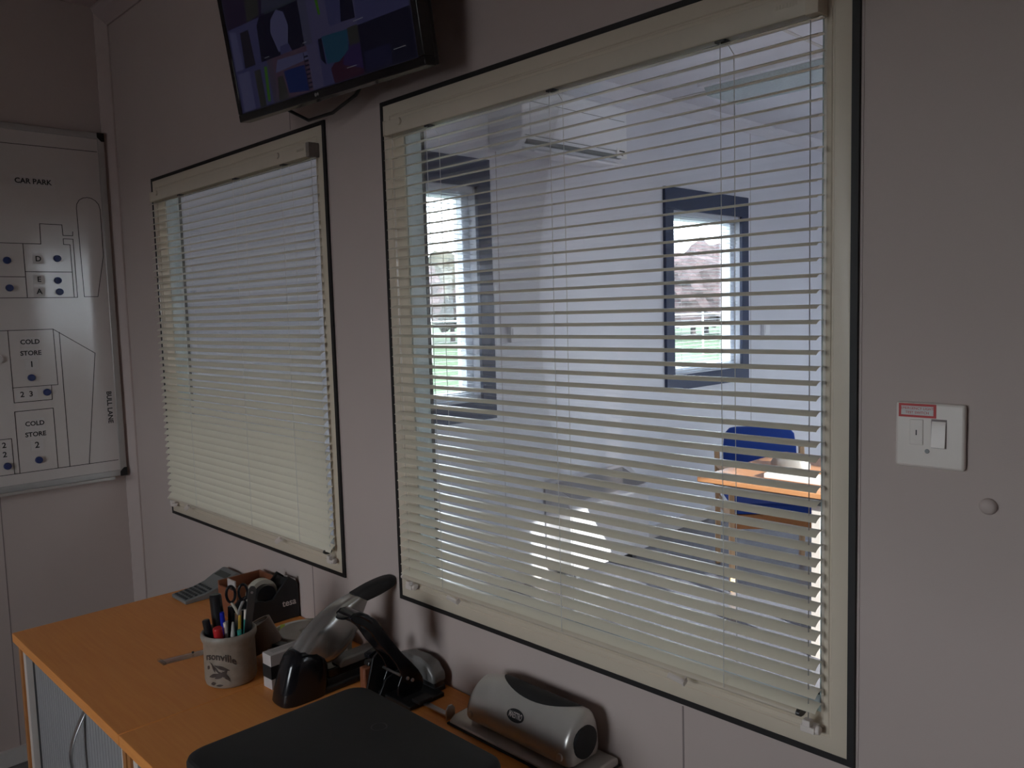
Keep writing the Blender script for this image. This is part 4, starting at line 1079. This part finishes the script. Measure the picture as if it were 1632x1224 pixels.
bd2 = patch('badge_face', .50, .255, .080, .043, .0016, M['blackm'])
def on_punch(p):
    s = .50+p.x/(PX1-PX0); t = .255+p.y/.14
    return psurf(s, t)+Vector((0, -.0016-p.z, .001))
text('lettering', 'MAESTRO', .0078, None, M['label'], ps, ext=.0002, fn=on_punch, bold=.0001)
for s in (.07, .93):
    c_ = psurf(s, .12); MB().cyl(c_+Vector((0, .002, 0)), c_+Vector((0, -.0035, .0008)), .0072, .0065, 20).build('screw_cap', M['silver'], ps, bevel=.001)
mb = MB(); mb.rings([[(x, -.066+.030*math.cos(t)*k, .762+.030*math.sin(t)*k) for t in [2*PI*i/24 for i in range(24)]] for x, k in ((2.296, 1), (2.3035, 1), (2.3055, .85))])
mb.build('end_plate', M['blackm'], ps, ang=40)

# ================================================================= light
w = bpy.data.worlds.new('World'); SC.world = w; w.use_nodes = True
nt = w.node_tree; bg = nt.nodes['Background']
bg.inputs['Color'].default_value = (.92, .95, 1.0, 1); bg.inputs['Strength'].default_value = 13.0
sl = bpy.data.lights.new('sun', 'SUN'); sl.energy = 17; sl.angle = .009; sl.color = (1, .95, .88)
su = bpy.data.objects.new('sun', sl); C.objects.link(su); su.rotation_euler = Vector((4.7, -1.3, 1.72)).to_track_quat('Z', 'Y').to_euler(); su.location = (8, 0, 6)
def portal(loc, rot, sx, sy):
    l = bpy.data.lights.new('portal', 'AREA'); l.shape = 'RECTANGLE'; l.size = sx; l.size_y = sy; l.cycles.is_portal = True
    o = bpy.data.objects.new('window_portal', l); C.objects.link(o); o.location = loc; o.rotation_euler = rot
E_ = PI/2
portal(((BW[0]+BW[1])/2, -3.56, (BW[2]+BW[3])/2), (E_, 0, 0), BW[1]-BW[0], BW[3]-BW[2])
portal((-.165, 1.435, 1.63), (0, -E_, 0), 1.12, .71); portal((-.165, 4.0, 1.63), (0, -E_, 0), 1.12, .88)
for h in FR: portal((RX+.13, (h[0]+h[1])/2, (h[2]+h[3])/2), (0, E_, 0), h[3]-h[2], h[1]-h[0])
for h in FB: portal(((h[0]+h[1])/2, 7.13, (h[2]+h[3])/2), (-E_, 0, 0), h[1]-h[0], h[3]-h[2])

# ================================================================= camera
f, yaw, pitch, roll = 1315.8, 0.77422587, -0.08781129, -0.02835788
fw = Vector((-math.cos(yaw)*math.cos(pitch), math.sin(yaw)*math.cos(pitch), math.sin(pitch)))
r = fw.cross(Vector((0, 0, 1))).normalized(); u = r.cross(fw)
r2 = r*math.cos(roll)+u*math.sin(roll); u2 = -r*math.sin(roll)+u*math.cos(roll)
cam = bpy.data.cameras.new('camera'); cam.sensor_width = 36; cam.lens = 36*f/1632; cam.clip_start = .02; cam.clip_end = 300
co = bpy.data.objects.new('camera', cam); C.objects.link(co)
co.matrix_world = Matrix(((r2.x, u2.x, -fw.x, 2.829322*1.146), (r2.y, u2.y, -fw.y, -1.146), (r2.z, u2.z, -fw.z, 1.54), (0, 0, 0, 1)))
SC.camera = co
SC.view_settings.view_transform = 'Standard'; SC.view_settings.look = 'None'
SC.view_settings.exposure = 0; SC.view_settings.gamma = 1; SC.view_settings.use_curve_mapping = False
for o in bpy.data.objects:
    if '_o' in o: del o['_o']
